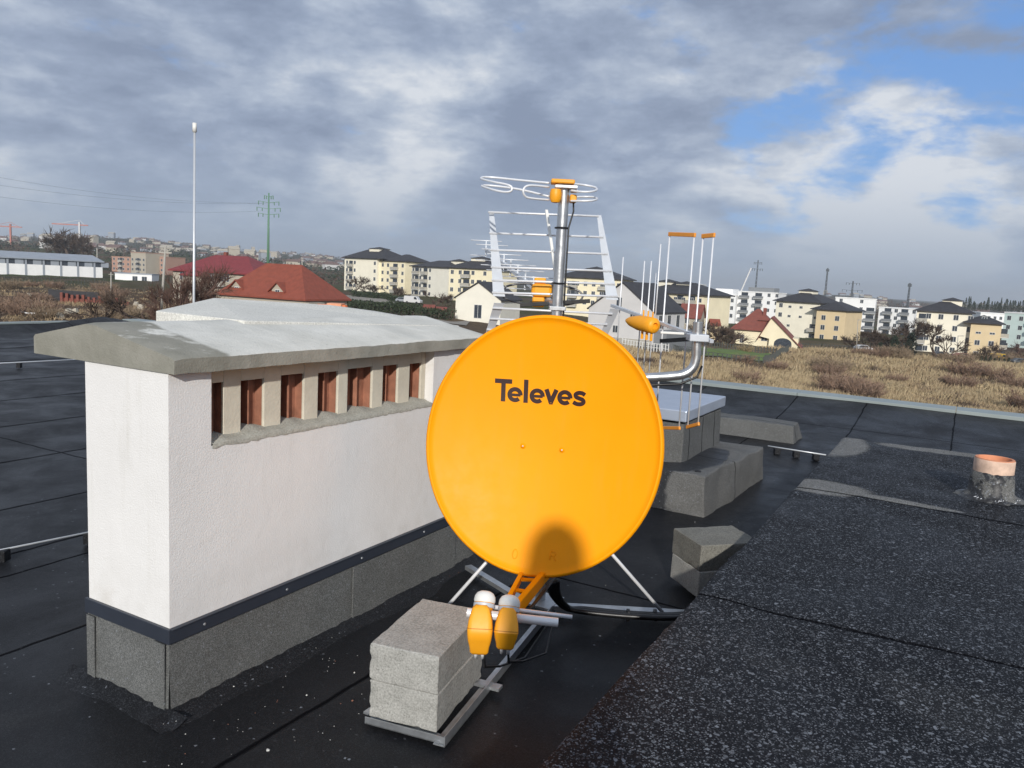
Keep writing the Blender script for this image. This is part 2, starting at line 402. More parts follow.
SZ = .42; SB = .905*(HC-SZ)/1.33
SK = (HC-SZ)/1.33
def slab():
    mb = MB(); M0 = ABM()
    a0, a1 = -3.0, 7.42
    b1, b0 = SB, -5.
    nx, ny = 260, 70; L = []
    for i in range(nx+1):
        for j in range(ny+1):
            a = a0+(a1-a0)*i/nx; v = j/ny; b = b1+(b0-b1)*(v**1.5)
            # far edge is not quite square to the long one
            if i == nx: a -= 0.05*(b1-b)
            bb = b+(.022*noise.noise(Vector((a*1.3, 0, 5)))+.016*noise.noise(Vector((a*5, 0, 5)))+.008*noise.noise(Vector((a*17, 0, 5)))) if j == 0 else b
            z = SZ+.014*noise.noise(Vector((a*1.1, b*1.1, 0)))+.004*noise.noise(Vector((a*6, b*6, 9)))
            for sa in (3.06, 5.17): z += .006*sm((a-sa-.02*noise.noise(Vector((b*2, 0, 0))))/.03+.5)*(1-sm((a-sa-.25)/.5))
            if j == 0: z -= .018
            if j == 1: z -= .003
            if i == nx: z -= .03
            mb.v.append(ab(a, bb, z))
    w = ny+1
    for i in range(nx):
        for j in range(ny): mb.f.append((i*w+j, (i+1)*w+j, (i+1)*w+j+1, i*w+j+1)); mb.m.append(0)
    # left side and far side down to the roof
    n = len(mb.v)
    for i in range(nx+1):
        p = mb.v[i*w].copy(); q = p+BX*.05; q.z = -.03; mb.v.append(q)
    for i in range(nx): mb.f.append((i*w, n+i, n+i+1, (i+1)*w)); mb.m.append(0)
    n2 = len(mb.v)
    for j in range(w):
        p = mb.v[nx*w+j].copy(); q = p+AX*.55; q.z = -.03; mb.v.append(q)
    for j in range(ny): mb.f.append((nx*w+j, n2+j, n2+j+1, nx*w+j+1)); mb.m.append(0)
    mb.f.append((nx*w, n2, n+nx)); mb.m.append(0)
    o = mb.build('raised_roof', M_SLAB, M=M0, smooth=True, auto=.7); tag(o, None, None, kind='structure')
slab()

# ------------------------------------------------------------------ chimney
def wavy(mb, pts_fn, n, mi=0):
    """strip of quads between two curves"""
    b = len(mb.v)
    for i in range(n+1):
        p, q = pts_fn(i/n); mb.v += [Vector(p), Vector(q)]
    for i in range(n): mb.f.append((b+2*i, b+2*i+2, b+2*i+3, b+2*i+1)); mb.m.append(mi)
def chimney():
    M0 = ABM(); A0, A1, B0, B1 = 1.808, 3.86, 2.377, 2.85; ZS, ZT = .31, 1.245; z_s = .960
    ra0, ra1, rd = 1.99, 3.40, .05
    t = thing('plastered_chimney', 'long white plastered chimney block with concrete cap and row of brick vent openings', 'chimney', ABM(A0, B0, 0))
    w = MB().box((A0, B0, .2), (A1, B1, z_s), M0)
    w.box((A0, B0, z_s), (ra0, B1, ZT), M0); w.box((ra1, B0, z_s), (A1, B1, ZT), M0)
    w.box((ra0, B0+.30, z_s), (ra1, B1, ZT), M0)
    w.build('wall', M_PLAS, t)
    # vent band: pillars and lintel set back in the notch
    edges = [(212,223.5), (241,264), (281,304), (318,338), (347.5,372), (382.5,397.5), (409,420.5)]
    z0s = 1.0; P_ = [atb(x, y, B0+rd).z for x, y in ((241, 429), (428, 399))]; z0s = sum(P_)/2-.012; print('sill', P_)
    bp = B0+rd
    opening = []
    for x0, x1 in edges:
        opening.append((toab(atb(x0, 395, bp))[0], toab(atb(x1, 392, bp))[0]))
    g = MB(); kb = MB(); last = ra0+.003
    for i, (o0, o1) in enumerate(opening):
        o0 = max(o0, ra0+.003)
        if o0-last > .01: g.box((last, bp, z0s-.02), (o0, bp+.014, ZT-.002), M0); kb.box((last+.002, bp+.015, z0s-.02), (o0-.002, bp+.07, ZT-.003), M0)
        last = o1
        lo = 1.187-.001*i+random.uniform(-.005, .005)
        g.box((o0, bp+.0008, lo), (o1, bp+.0135, ZT-.003), M0)
    g.box((last, bp, z0s-.02), (ra1-.003, bp+.014, ZT-.002), M0); kb.box((last+.002, bp+.015, z0s-.02), (ra1-.004, bp+.07, ZT-.003), M0)
    for k in range(3): g.box((last+.06+k*.035, bp-.006, z0s), (last+.075+k*.035, bp-.0005, ZT-.004), M0)
    g.build('vent_pillars', M_CREAM, t, bevel=.003); kb.build('brick_backing', M_CLAY, t)
    for i, (o0, o1) in enumerate(opening):
        o0 = max(o0, ra0+.003)
        f = MB(); c = o0+(o1-o0)*.62
        f.box((o0-.01, bp+.0705, z0s-.02), (c-.008, bp+.12, ZT-.01), M0); f.box((c+.001, bp+.055, z0s-.02), (o1+.01, bp+.119, ZT-.01), M0)
        f.box((c-.0075, bp+.034, z0s-.02), (c+.0005, bp+.118, ZT-.011), M0)
        f.build('brick_vent', M_CLAY, t, bevel=.003)
    # sloped mortar sill with a ragged lower lip
    s = MB(); n = 90; b = len(s.v)
    for i in range(n+1):
        a = ra0+.004+(ra1-ra0-.008)*i/n
        lip = z_s+.004+.006*noise.noise(Vector((a*9, 1, 0)))+.005*noise.noise(Vector((a*40, 1, 0)))
        up = z0s+.012+.012*sum(max(0, 1-abs(a-(o0+o1)/2)/.07) for o0, o1 in opening)+.004*noise.noise(Vector((a*14, 4, 0)))-.012*max(0, 1-(a-ra0)/.2)
        s.v += [ab(a, B0-.002-.004*noise.noise(Vector((a*31, 3, 0))), lip-.014), ab(a, B0-.003, lip+.004), ab(a, B0+rd*.6, (lip+up)/2), ab(a, B0+rd+.004, up), ab(a, B0+rd+.10, up+.004)]
    for i in range(n):
        for k in range(4): s.f.append((b+i*5+k, b+(i+1)*5+k, b+(i+1)*5+k+1, b+i*5+k+1)); s.m.append(0)
    s.build('mortar_sill', M_MORTAR, t, smooth=True)
    # metal strip
    st = MB()
    st.box((A0-.012, B0-.014, .262), (A1+.005, B0-.001, .318), M0)
    st.box((A0-.014, B0-.0135, .2615), (A0-.001, B1+.01, .3185), M0)
    st.box((A0-.003, B0-.020, .312), (A1+.004, B0-.002, .3175), M0)
    s_ = st.build('metal_strip', M_ANTH, t, bevel=.002)
    for a in (1.95, 2.37, 2.85, 3.35):
        MB().lathe([(0, .003), (.005, .002), (.006, 0)], ABM(a, B0-.0145, .286) @ Matrix.Rotation(pi/2, 4, 'X'), 10).build('screw', M_ZINC, s_)
    # felt upstand
    k = MB(); off = .004
    def face(P0, P1, nrm, n, seams):
        b = len(k.v)
        for i in range(n+1):
            p = P0.lerp(P1, i/n); u = (P1-P0).length*i/n
            for h, f in ((.262, 0), (.14, .002), (.05, .004), (-.02, .007)):
                q = p+nrm*(f+.0035*noise.noise(Vector((u*5, h*9, P0.x)))); q = Vector((q.x, q.y, h)); k.v.append(q)
        for i in range(n):
            for j in range(3): k.f.append((b+4*i+j, b+4*i+j+1, b+4*i+4+j+1, b+4*i+4+j)); k.m.append(0)
    c0 = ab(A0-off, B0-off); c1 = ab(A1, B0-off); c2 = ab(A0-off, B1+off)
    face(c0, c1, -BX, 60, None); face(c0, c2, -AX, 20, None); face(c1+AX*.01, ab(A1+.01, B1), AX, 12, None)
    sk = k.build('felt_upstand', M_SKIRT, t, smooth=True, auto=1.0)
    # lap seams on the upstand (strips of felt one on the other)
    for (a, a2) in ((2.79, 3.655),):
        MB().box((a, B0-off-.013, -.01), (a2, B0-off-.0075, .258), M0).build('felt_lap', M_SKIRT, sk)
    MB().box((A0-off-.013, B0+.01, -.01), (A0-off-.0075, B0+.07, .258), M0).build('felt_lap', M_SKIRT, sk)
    MB().box((A0-off-.012, B1-.05, -.01), (A0-off-.0075, B1-.004, .255), M0).build('felt_lap', M_SKIRT, sk)
    # tar fillet around the foot
    f = MB()
    def fil(P0, P1, nrm, n, wd):
        b = len(f.v)
        for i in range(n+1):
            p = P0.lerp(P1, i/n); u = (P1-P0).length*i/n
            w1 = wd*(.8+.5*noise.noise(Vector((u*4, 2, P0.y)))); hh = .007+.008*noise.noise(Vector((u*6, 7, P0.y)))+.007*noise.noise(Vector((u*24, 7, 0)))
            f.v += [Vector(((p+nrm*.0))[:2]+(hh+.004,)), Vector(((p+nrm*.010))[:2]+(hh+.004,)), Vector(((p+nrm*(.035)))[:2]+(roofz(*toab(p)[:2])+.006,)), Vector(((p+nrm*w1))[:2]+(roofz(*toab(p+nrm*w1)[:2])+.0015,)), Vector(((p+nrm*(w1+.02)))[:2]+(roofz(*toab(p+nrm*w1)[:2])-.004,))]
        for i in range(n):
            for j in range(4): f.f.append((b+5*i+j, b+5*i+j+1, b+5*i+6+j, b+5*i+5+j)); f.m.append(0)
    fil(c0-AX*.10, c1+AX*.1, -BX, 120, .11); fil(c0-BX*.10, c2+BX*.1, -AX, 50, .09)
    f.build('tar_fillet', M_TAR, t, smooth=True)
    # concrete caps
    CA0, CA1, CB0, CB1, RBm = 1.80, 3.892, 2.335, 3.165, 2.80
    c = MB(); n = 60; prof = lambda: [(CB0, 1.245), (CB0-.002, 1.298), (CB0+.012, 1.306), (RBm-.03, 1.388), (RBm+.03, 1.389), (CB1-.01, 1.325), (CB1, 1.316), (CB1, 1.245)]
    b = len(c.v); m = len(prof())
    for i in range(n+1):
        a = CA0+(CA1-CA0)*i/n
        for k_, (bb, z) in enumerate(prof()):
            if i in (0, n): ins = .006
            else: ins = 0
            j = .004*noise.noise(Vector((a*7, bb*7, z*9)))+.002*noise.noise(Vector((a*31, bb*20, z*20)))
            zz = z+j
            if k_ in (0, 7): zz = z+j*.7
            c.v.append(ab(a, bb+j*(1 if k_ in (0, 1) else .3), zz-(ins if 0 < k_ < 7 else 0)))
    for i in range(n):
        for k_ in range(m): c.f.append((b+i*m+k_, b+i*m+(k_+1) % m, b+(i+1)*m+(k_+1) % m, b+(i+1)*m+k_)); c.m.append(0)
    c.f.append(tuple(b+k_ for k_ in range(m))); c.m.append(0); c.f.append(tuple(b+n*m+k_ for k_ in reversed(range(m)))); c.m.append(0)
    c.build('concrete_cap', M_CAP, t, smooth=True, auto=.35)
    # second flue block behind, with its own cap
    t2 = thing('rear_chimney', 'wider pale concrete capped chimney standing behind the long plastered one', 'chimney', ABM(2.5, 3.3, 0))
    MB().box((2.52, 2.9, 0), (3.80, 3.75, 1.30), M0).build('wall', M_PLAS, t2)
    V1 = ata(156, 311, 2.45); V2 = ata(214, 298, 3.05); V3 = ata(375, 311, 3.885); V3b = ata(330, 305, 3.6)
    E1 = ab(2.45, 2.72, 1.392); tipp = ab(3.888, 2.55, 1.345); rid = ab(3.2, 2.55, 1.375)
    back = ab(3.0, 3.95, 1.36); back2 = ab(3.85, 3.9, 1.36)
    top = [E1, V1, back, back2, V3, tipp]
    c = MB(); lo = [Vector((p.x, p.y, 1.30)) for p in top]
    nT = len(top); cen = [V2, V3b]
    vs = [p.copy() for p in top]+lo+[V2, V3b]
    fs = [(0, 1, 12), (1, 2, 12), (2, 3, 13, 12), (3, 4, 13), (4, 5, 13), (5, 0, 12, 13)]+[(i, (i+1) % 6, 6+(i+1) % 6, 6+i) for i in range(6)]+[(11, 10, 9, 8, 7, 6)]
    c.add(vs, fs)
    o = c.build('concrete_cap', M_CAP2, t2, bevel=.004)
    # orange brick pieces left on the cap
    t3 = thing('brick_offcut', 'flat broken orange hollow brick lying on the pale chimney cap', 'brick', T(atb(330, 309, 3.3)))
    P = ab(3.05, 3.15, 0)
    bb = MB()
    pA = aty(315, 303, 4.9); pB = aty(349, 306, 4.9)
    z0 = aty(330, 309.5, 4.9).z
    n_ = 14; xs = pB.x-pA.x
    low = []; hi = []
    for i in range(n_):
        q = 2*pi*i/n_; rr = 1+.12*noise.noise(Vector((i*1.3, 0, 0)))
        x = (pA.x+pB.x)/2+cos(q)*xs/2*rr; y = 4.9+sin(q)*.07*rr
        low.append(Vector((x, y, z0-.01))); hi.append(Vector(((pA.x+pB.x)/2+cos(q)*xs/2*rr*.9, 4.9+sin(q)*.06*rr, pA.z-.004+.012*noise.noise(Vector((i*2.1, 5, 0))))))
    bb.hexa(low, hi); bb.build('brick', nmat('orange_brick', (.62, .17, .06), .8, .3, 30, bump=.5), t3, bevel=.003)
    MB().box((xs*0+(pA.x+pB.x)/2-.02, 4.84, pA.z-.012), ((pA.x+pB.x)/2+.07, 4.95, pA.z+.006)).build('brick_chip', nmat('pale_brick', (.62, .28, .16), .8, .2, 30), t3, bevel=.003)
M_CAP2 = conc('pale_cap_concrete', (.53, .525, .48), (.71, .70, .65), 3.5, False)
chimney()

# ------------------------------------------------------------------ low kerb, hatch, strips, pipe
def lumpy(lo, hi, name, m, t, amp=.012, M=None):
    P = [Vector(v) for v in lo]+[Vector(v) for v in hi]; mb = MB()
    def q(a, b, c, d, n1, n2):
        base = len(mb.v)
        for i in range(n1+1):
            for j in range(n2+1):
                u, v = i/n1, j/n2; p = a.lerp(b, u).lerp(d.lerp(c, u), v); p = p+Vector((noise.noise(p*3.1), noise.noise(p*3.1+Vector((7, 0, 0))), noise.noise(p*3.1+Vector((0, 7, 0)))))*amp+Vector((noise.noise(p*11), noise.noise(p*11+Vector((7, 0, 0))), noise.noise(p*11+Vector((0, 7, 0)))))*amp*.4
                mb.v.append(p)
        for i in range(n1):
            for j in range(n2): mb.f.append((base+i*(n2+1)+j, base+(i+1)*(n2+1)+j, base+(i+1)*(n2+1)+j+1, base+i*(n2+1)+j+1)); mb.m.append(0)
    q(P[4], P[5], P[6], P[7], 24, 24)
    for i in range(4): k = (i+1) % 4; q(P[i], P[k], P[4+k], P[4+i], 24, 10)
    o = mb.build(name, m, t, smooth=True)
    bm = bmesh.new(); bm.from_mesh(o.data); bmesh.ops.remove_doubles(bm, verts=bm.verts, dist=.001); bmesh.ops.recalc_face_normals(bm, faces=bm.faces)
    for f in bm.faces: f.smooth = True
    for e in bm.edges: e.smooth = not (len(e.link_faces) == 2 and e.calc_face_angle(0) > 1.0)
    bm.to_mesh(o.data); bm.free()
    bv = o.modifiers.new('b', 'BEVEL'); bv.width = .012; bv.segments = 3; bv.limit_method = 'ANGLE'; bv.angle_limit = 1.0
    return o
def roofthings():
    M0 = ABM()
    t = thing('felt_covered_kerb', 'low felt covered kerb with wet top stepping round the roof hatch', 'roof kerb', ABM(5.67, 1.5, 0))
    k = MB()
    def q(a, b, z): return ab(a, b, z)
    lumpy([q(5.61, 1.495, -.02), q(7.16, 1.42, -.02), q(7.16, 3.2, -.02), q(5.64, 3.4, -.02)], [q(5.62, 1.515, .29), q(7.14, 1.435, .275), q(7.14, 3.2, .275), q(5.65, 3.4, .29)], 'kerb_body', M_LOW, t, .02)
    # small drain hole cap on the corner
    MB().lathe([(0, .014), (.022, .012), (.03, 0)], ABM(5.72, 1.60, .288), 14).build('felt_plug', M_TAR, t)
    t = thing('roof_hatch', 'roof hatch with pale metal lid on a grey felt clad box', 'roof hatch', ABM(6.4, 2.3, .28))
    lumpy([q(5.93, 1.795, .26), q(7.03, 1.795, .26), q(7.03, 2.95, .26), q(5.93, 2.95, .26)], [q(5.94, 1.805, .59), q(7.02, 1.805, .59), q(7.02, 2.93, .59), q(5.94, 2.93, .59)], 'felt_clad_box', M_HATF, t, .007)
    MB().box((5.90, 1.775, .612), (7.04, 2.95, .700), M0).build('lid', M_LID, t, bevel=.008)
    MB().box((5.95, 1.81, .570), (7.01, 2.92, .611), M0).build('lid_gasket', M_TAR, t)
    # upright grey felt patch / low vent kerb further back
    t = thing('small_vent_kerb', 'low grey felt upstand between the hatch and the far roof edge', 'roof kerb', ABM(9.1, 1.9, 0))
    lumpy([q(9.03, 1.50, -.02), q(9.5, 1.48, -.02), q(9.5, 2.75, -.02), q(9.03, 2.75, -.02)], [q(9.09, 1.54, .18), q(9.45, 1.54, .18), q(9.45, 2.7, .18), q(9.09, 2.7, .18)], 'kerb_body', M_HATF, t, .012)
    # terracotta vent pipe with felt sleeve
    base = atz(990, 497, SZ); tl = aty(992, 458, base.y)
    t = thing('vent_pipe', 'terracotta vent pipe in a torn felt sleeve on the raised roof', 'vent pipe', T(base))
    R0 = .112; h = tl.z-base.z
    Mx = T(base)
    s = MB(); prof = [(R0*1.75, 0), (R0*1.35, .012), (R0*1.18, .035), (R0*1.12, h*.45), (R0*1.06, h*.66), (R0*1.0, h*.66)]
    n = 36; b = 0
    for i, (r, z) in enumerate(prof):
        for j in range(n):
            a = 2*pi*j/n; rr = r*(1+.06*noise.noise(Vector((cos(a)*2, sin(a)*2, z*8)))+(.12*noise.noise(Vector((cos(a)*4, sin(a)*4, 3))) if i < 2 else 0))
            s.v.append(Mx @ Vector((rr*cos(a), rr*sin(a), z+(.008*noise.noise(Vector((cos(a)*5, sin(a)*5, 1))) if i > 3 else 0))))
    for i in range(len(prof)-1):
        for j in range(n): s.f.append((i*n+j, i*n+(j+1) % n, (i+1)*n+(j+1) % n, (i+1)*n+j)); s.m.append(0)
    s.build('felt_sleeve', felt('sleeve_felt', (.02, .02, .022), (.15, .15, .145), None, thr=(9, .47, 1.), fleck=1.2, gran=260), t, smooth=True)
    MB().lathe([(R0*.97, h*.5), (R0*.99, h*.97), (R0*.97, h), (R0*.84, h), (R0*.82, h*.97), (R0*.82, h*.2), (0, h*.2)], Mx, 40).build('clay_pipe', M_TERRA, t, smooth=True, auto=.9)
    MB().lathe([(R0*1.0, h*.64), (R0*1.015, h*.66), (R0*1.01, h*.97), (R0*.995, h*.985)], Mx, 40).build('lime_stained_rim', nmat('lime_stained_clay', (.66, .47, .36), .8, .25, 22), t, smooth=True)
    # foil flecks at the foot of the sleeve
    for k_ in range(12):
        f = MB(); a = radians(random.uniform(200, 330)); r = random.uniform(.15, .2); c = Mx @ Vector((r*cos(a), r*sin(a), .014)); s_ = random.uniform(.003, .010)
        f.add([c+Vector((-s_, 0, 0)), c+Vector((s_*.3, -s_*.5, .002)), c+Vector((s_, s_*.3, .007)), c+Vector((0, s_*.6, .003))], [(0, 1, 2, 3)]); f.build('foil_fleck', M_ALU, t)
    # lightning wires with holders
    def wire(name, pts, r, label):
        t = thing(name, label, 'wire', T(Vector(pts[0])))
        MB().tube(pts, r, 8).build('conductor', M_WIRE, t, smooth=True)
        n = 3
        for k_ in range(n):
            p = Vector(pts[0]).lerp(Vector(pts[-1]), (k_+.5)/n)
            MB().box((p.x-.03, p.y-.03, 0), (p.x+.03, p.y+.03, max(.02, p.z-.006))).build('holder', M_TAR, t, bevel=.006)
        return t
    p0 = atz(-160, 579, .07); p1 = atz(130, 524, .07); wire('lightning_wire', [p0, p0.lerp(p1, .5)-Vector((0, 0, .008)), p1], .0055, 'thin pale lightning wire crossing the dark roof left of the white chimney')
    p0 = atz(768, 446, .07); p1 = atz(826, 455, .07); wire('lightning_wire', [p0, p1], .007, 'thin pale lightning wire running between the felt kerb and the raised roof')
    p0 = atz(-120, 369, .08); p1 = atz(130, 357, .08); wire('lightning_wire', [p0, p1], .008, 'thin pale lightning wire near the far left roof edge')
    # lightning rod behind the chimney
    bt = aty(193, 300, 6.6); tp = aty(194.6, 123, 6.6)
    t = thing('lightning_rod', 'tall thin pale lightning rod standing on the roof behind the chimney', 'lightning rod', T((bt.x, 6.6, 0)))
    MB().tube([(bt.x, 6.6, .05), (tp.x, 6.6, tp.z-.06)], [.011, .009], 10).build('rod', M_WIRE, t, smooth=True)
    MB().tube([(tp.x, 6.6, tp.z-.07), (tp.x, 6.6, tp.z)], .017, 10).build('tip', M_WHITEP, t, smooth=True)
    MB().lathe([(.19, 0), (.19, .06), (.12, .09), (0, .09)], T((bt.x, 6.6, 0)), 24).build('base', M_BLOCK, t)
roofthings()

# ------------------------------------------------------------------ concrete blocks
def blockmesh(M, L, Wd, Hh, name, label, group, m, chips=1):
    t = bpy.data.meshes.new(name); bm = bmesh.new()
    bmesh.ops.create_cube(bm, size=1)
    for v in bm.verts: v.co = Vector((v.co.x*L, v.co.y*Wd, v.co.z*Hh+Hh/2))
    bmesh.ops.bevel(bm, geom=bm.edges[:], offset=.0035, segments=1, affect='EDGES')
    bmesh.ops.subdivide_edges(bm, edges=[e for e in bm.edges if e.calc_length() > .05], cuts=14, use_grid_fill=True)
    sd = random.random()*50
    for v in bm.verts:
        n = noise.noise(v.co*9+Vector((sd, 0, 0)))*.0035+noise.noise(v.co*45+Vector((sd, 0, 0)))*.0018
        ex = [abs(v.co.x)/(L/2), abs(v.co.y)/(Wd/2), abs(v.co.z-Hh/2)/(Hh/2)]; ex.sort()
        if ex[1] > .9: n -= max(0, noise.noise(v.co*26+Vector((sd, 9, 0)))-.22)*.016*chips
        v.co += (v.co-Vector((0, 0, Hh/2))).normalized()*n*chips
    for f in bm.faces: f.smooth = True
    for e in bm.edges: e.smooth = not (len(e.link_faces) == 2 and e.calc_face_angle(0) > .45)
    bm.to_mesh(t); bm.free(); t.materials.append(m)
    o = bpy.data.objects.new(name, t); COL.objects.link(o); o.matrix_world = M
    return tag(o, label, 'concrete block', group)
TRZ = .022
g = 'concrete blocks weighing down the antenna mount'
def stack1():
    ang = radians(-4)
    ca, cb = 2.404, 1.648
    M = lambda z, dx=0, dy=0, dr=0: ABM(ca+dx, cb+dy, z) @ Matrix.Rotation(radians(10.5)+dr, 4, 'Z')
    blockmesh(M(TRZ), .445, .27, .141, 'concrete_block', 'pale grey concrete block on the zinc tray in front, under another block', g, M_BLOCK)
    blockmesh(M(TRZ+.142, -.002, .003, .01), .445, .27, .141, 'concrete_block', 'pale grey concrete block topmost of the front stack beside the orange receivers', g, M_BLOCK)
stack1()
def stack2():
    e1 = Vector((.72, -.69, 0)); c = Vector((4.01, 1.07, 0)); e2 = Vector((.69, .72, 0))
    cc = c+e1*.185+e2*.15; an = atan2(e1.y, e1.x)
    blockmesh(ABM(cc.x, cc.y, TRZ) @ Matrix.Rotation(an, 4, 'Z'), .37, .30, .141, 'concrete_block', 'lighter concrete block at the bottom of the stack beside the raised roof edge', g, M_BLOCK)
    blockmesh(ABM(cc.x+.004, cc.y+.004, TRZ+.142) @ Matrix.Rotation(an+.01, 4, 'Z'), .37, .30, .141, 'concrete_block', 'damp stained concrete block on top of the stack beside the raised roof edge', g, M_BLOCKW)
stack2()

# ------------------------------------------------------------------ mast mount
MX, MY = .198, 3.85
def mount():
    M0 = ABM(); H = Vector((MX, MY, 0)); ha, hb, _ = toab(H)
    t = thing('antenna_mast', 'galvanised antenna mast with ballast frame, struts and zinc profiles', 'antenna mast', T(H))
    MB().tube([(MX, MY, .02), (MX, MY, 2.07)], .0255, 20).build('mast_tube', M_STEEL, t, smooth=True, auto=.9)
    MB().lathe([(.0, .03), (.03, .028), (.03, 0)], T((MX, MY, 2.062)), 16).build('mast_cap', M_ALUD, t)
    def lprof(p, q, w=.045, h=.04, th=.004, flip=1):
        p = Vector(p); q = Vector(q); d = (q-p).normalized(); s = Vector((-d.y, d.x, 0))*flip
        m = MB(); m.hexa([p, q, q+s*w, p+s*w], [v+Vector((0, 0, th)) for v in (p, q, q+s*w, p+s*w)])
        m.hexa([p, q, q+s*th, p+s*th], [v+Vector((0, 0, h)) for v in (p, q, q+s*th, p+s*th)])
        return m
    # front rail and tray
    lprof(ab(2.180, 1.416, .003), ab(3.52, 1.640, .003)).build('rail', M_ZINC, t)
    lprof(ab(2.134, 1.735, .0075), ab(2.186, 1.424, .0075), h=.026).build('tray_edge', M_ZINC, t)
    MB().bar(ab(2.62, 1.45, .016), ab(2.58, 1.80, .016), .04, .012).build('tray_cross', M_ZINC, t)
    MB().bar(ab(2.2, 1.44, .014), ab(2.2, 1.78, .014), .04, .008).build('tray_cross', M_ZINC, t)
    # arm to the right stack, arm to the left
    R1 = atz(672, 618, .03); L1 = atz(468, 567, .02)
    MB().bar((MX-.02, MY-.05, .03), (R1.x+.12, R1.y+.06, .03), .05, .022).build('arm', M_ZINC, t)
    MB().bar((MX-.05, MY-.02, .018), L1, .04, .022).build('arm', M_ZINC, t)
    MB().box((-.09, -.09, .034), (.09, .09, .044), T(H) @ Matrix.Rotation(TH, 4, 'Z')).build('base_plate', M_ZINC, t)
    # struts
    top = aty(553, 490, MY)
    e = atz(665, 615, .04); MB().tube([top+Vector((.02, -.03, 0)), e], .0085, 10).build('strut', M_ALU, t, smooth=True)
    e = atz(437, 618, .03); MB().tube([top+Vector((-.02, -.03, 0)), e], .0085, 10).build('strut', M_ALU, t, smooth=True)
    MB().tube([(MX, MY+.02, .6), (MX+.2, MY+.75, .04)], .0085, 10).build('strut', M_ALU, t, smooth=True)
    MB().tube([(MX, MY, .56), (MX, MY, .60)], .034, 16).build('strut_collar', M_ZINC, t)
    # side bracket pipe that carries the vertical antenna
    y = MY+.12
    c = [aty(560, 382, y), aty(648, 377.5, y), aty(672, 376, y), aty(684, 374, y), aty(692.5, 368, y), aty(696, 358, y), aty(696.5, 345, y), aty(698, 322, y)]
    # smooth by Catmull-Rom
    P = []
    for i in range(len(c)-1):
        p0, p1, p2, p3 = c[max(i-1, 0)], c[i], c[i+1], c[min(i+2, len(c)-1)]
        for k in range(5):
            u = k/5; P.append(.5*((2*p1)+(p2-p0)*u+(2*p0-5*p1+4*p2-p3)*u*u+(-p0+3*p1-3*p2+p3)*u**3))
    P.append(c[-1])
    br = MB().tube(P, .0235, 18).build('side_bracket', M_STEEL, t, smooth=True, auto=.9)
    MB().tube([aty(540, 389, y+.02), aty(655, 385, y+.02), aty(680, 384, y+.02), aty(697, 377, y+.02), aty(702, 366, y+.02)], .006, 8).build('bracket_cable', M_CABLE, br, smooth=True)
    MB().box((MX-.05, MY-.04, P[0].z-.05), (MX+.05, MY+.13, P[0].z+.05)).build('bracket_clamp', M_ZINC, t, bevel=.004)
    # cable tie and cable running down the mast
    a = [(MX+.045, MY-.01, 2.02), (MX+.05, MY, 1.96), (MX+.03, MY-.02, 1.88), (MX+.030, MY-.018, 1.5), (MX+.03, MY-.02, 1.0), (MX+.03, MY-.02, .4)]
    MB().tube(a, .0042, 8).build('mast_cable', M_CABLE, t, smooth=True)
    MB().lathe([(.034, -.004), (.036, 0), (.034, .004)], T((MX, MY, 1.88)), 18).build('cable_tie', M_CABLE, t)
    MB().lathe([(.034, -.004), (.036, 0), (.034, .004)], T((MX, MY, 1.62)), 18).build('cable_tie', M_CABLE, t)
    # bundle of black cables running right from the foot of the mast
    g = 'cables'
    b = thing('cable_bundle', 'thick black cable bundle running right from under the orange dish', 'cables', T(atz(600, 612, 0)))
    for k, (dz, dy) in enumerate(((0, 0), (.018, .008), (.004, .024), (.022, -.012))):
        pts = [aty(548+k*3, 583-k, 3.55), aty(553+k*2, 596, 3.6), aty(566+k, 608, 3.66)]
        pts += [atz(585, 611, .06+dz)+Vector((0, dy, 0)), atz(625, 615, .055+dz)+Vector((0, dy, 0)), atz(668, 617, .06+dz)+Vector((0, dy, 0)), atz(690, 615, .06+dz)+Vector((.02, dy, 0))]
        Q = []
        for i in range(len(pts)-1):
            p0, p1, p2, p3 = pts[max(i-1, 0)], pts[i], pts[i+1], pts[min(i+2, len(pts)-1)]
            for s in range(6):
                u = s/6; Q.append(.5*((2*p1)+(p2-p0)*u+(2*p0-5*p1+4*p2-p3)*u*u+(-p0+3*p1-3*p2+p3)*u**3))
        Q.append(pts[-1])
        MB().tube(Q, .0135, 10).build('cable', M_CABLE, b, smooth=True)
    for px in (628, 655):
        c = atz(px, 615, .07); MB().tube([c-Vector((.006, 0, 0)), c+Vector((.006, 0, 0))], .03, 14).build('cable_tie', M_CABLE, b)
mount()

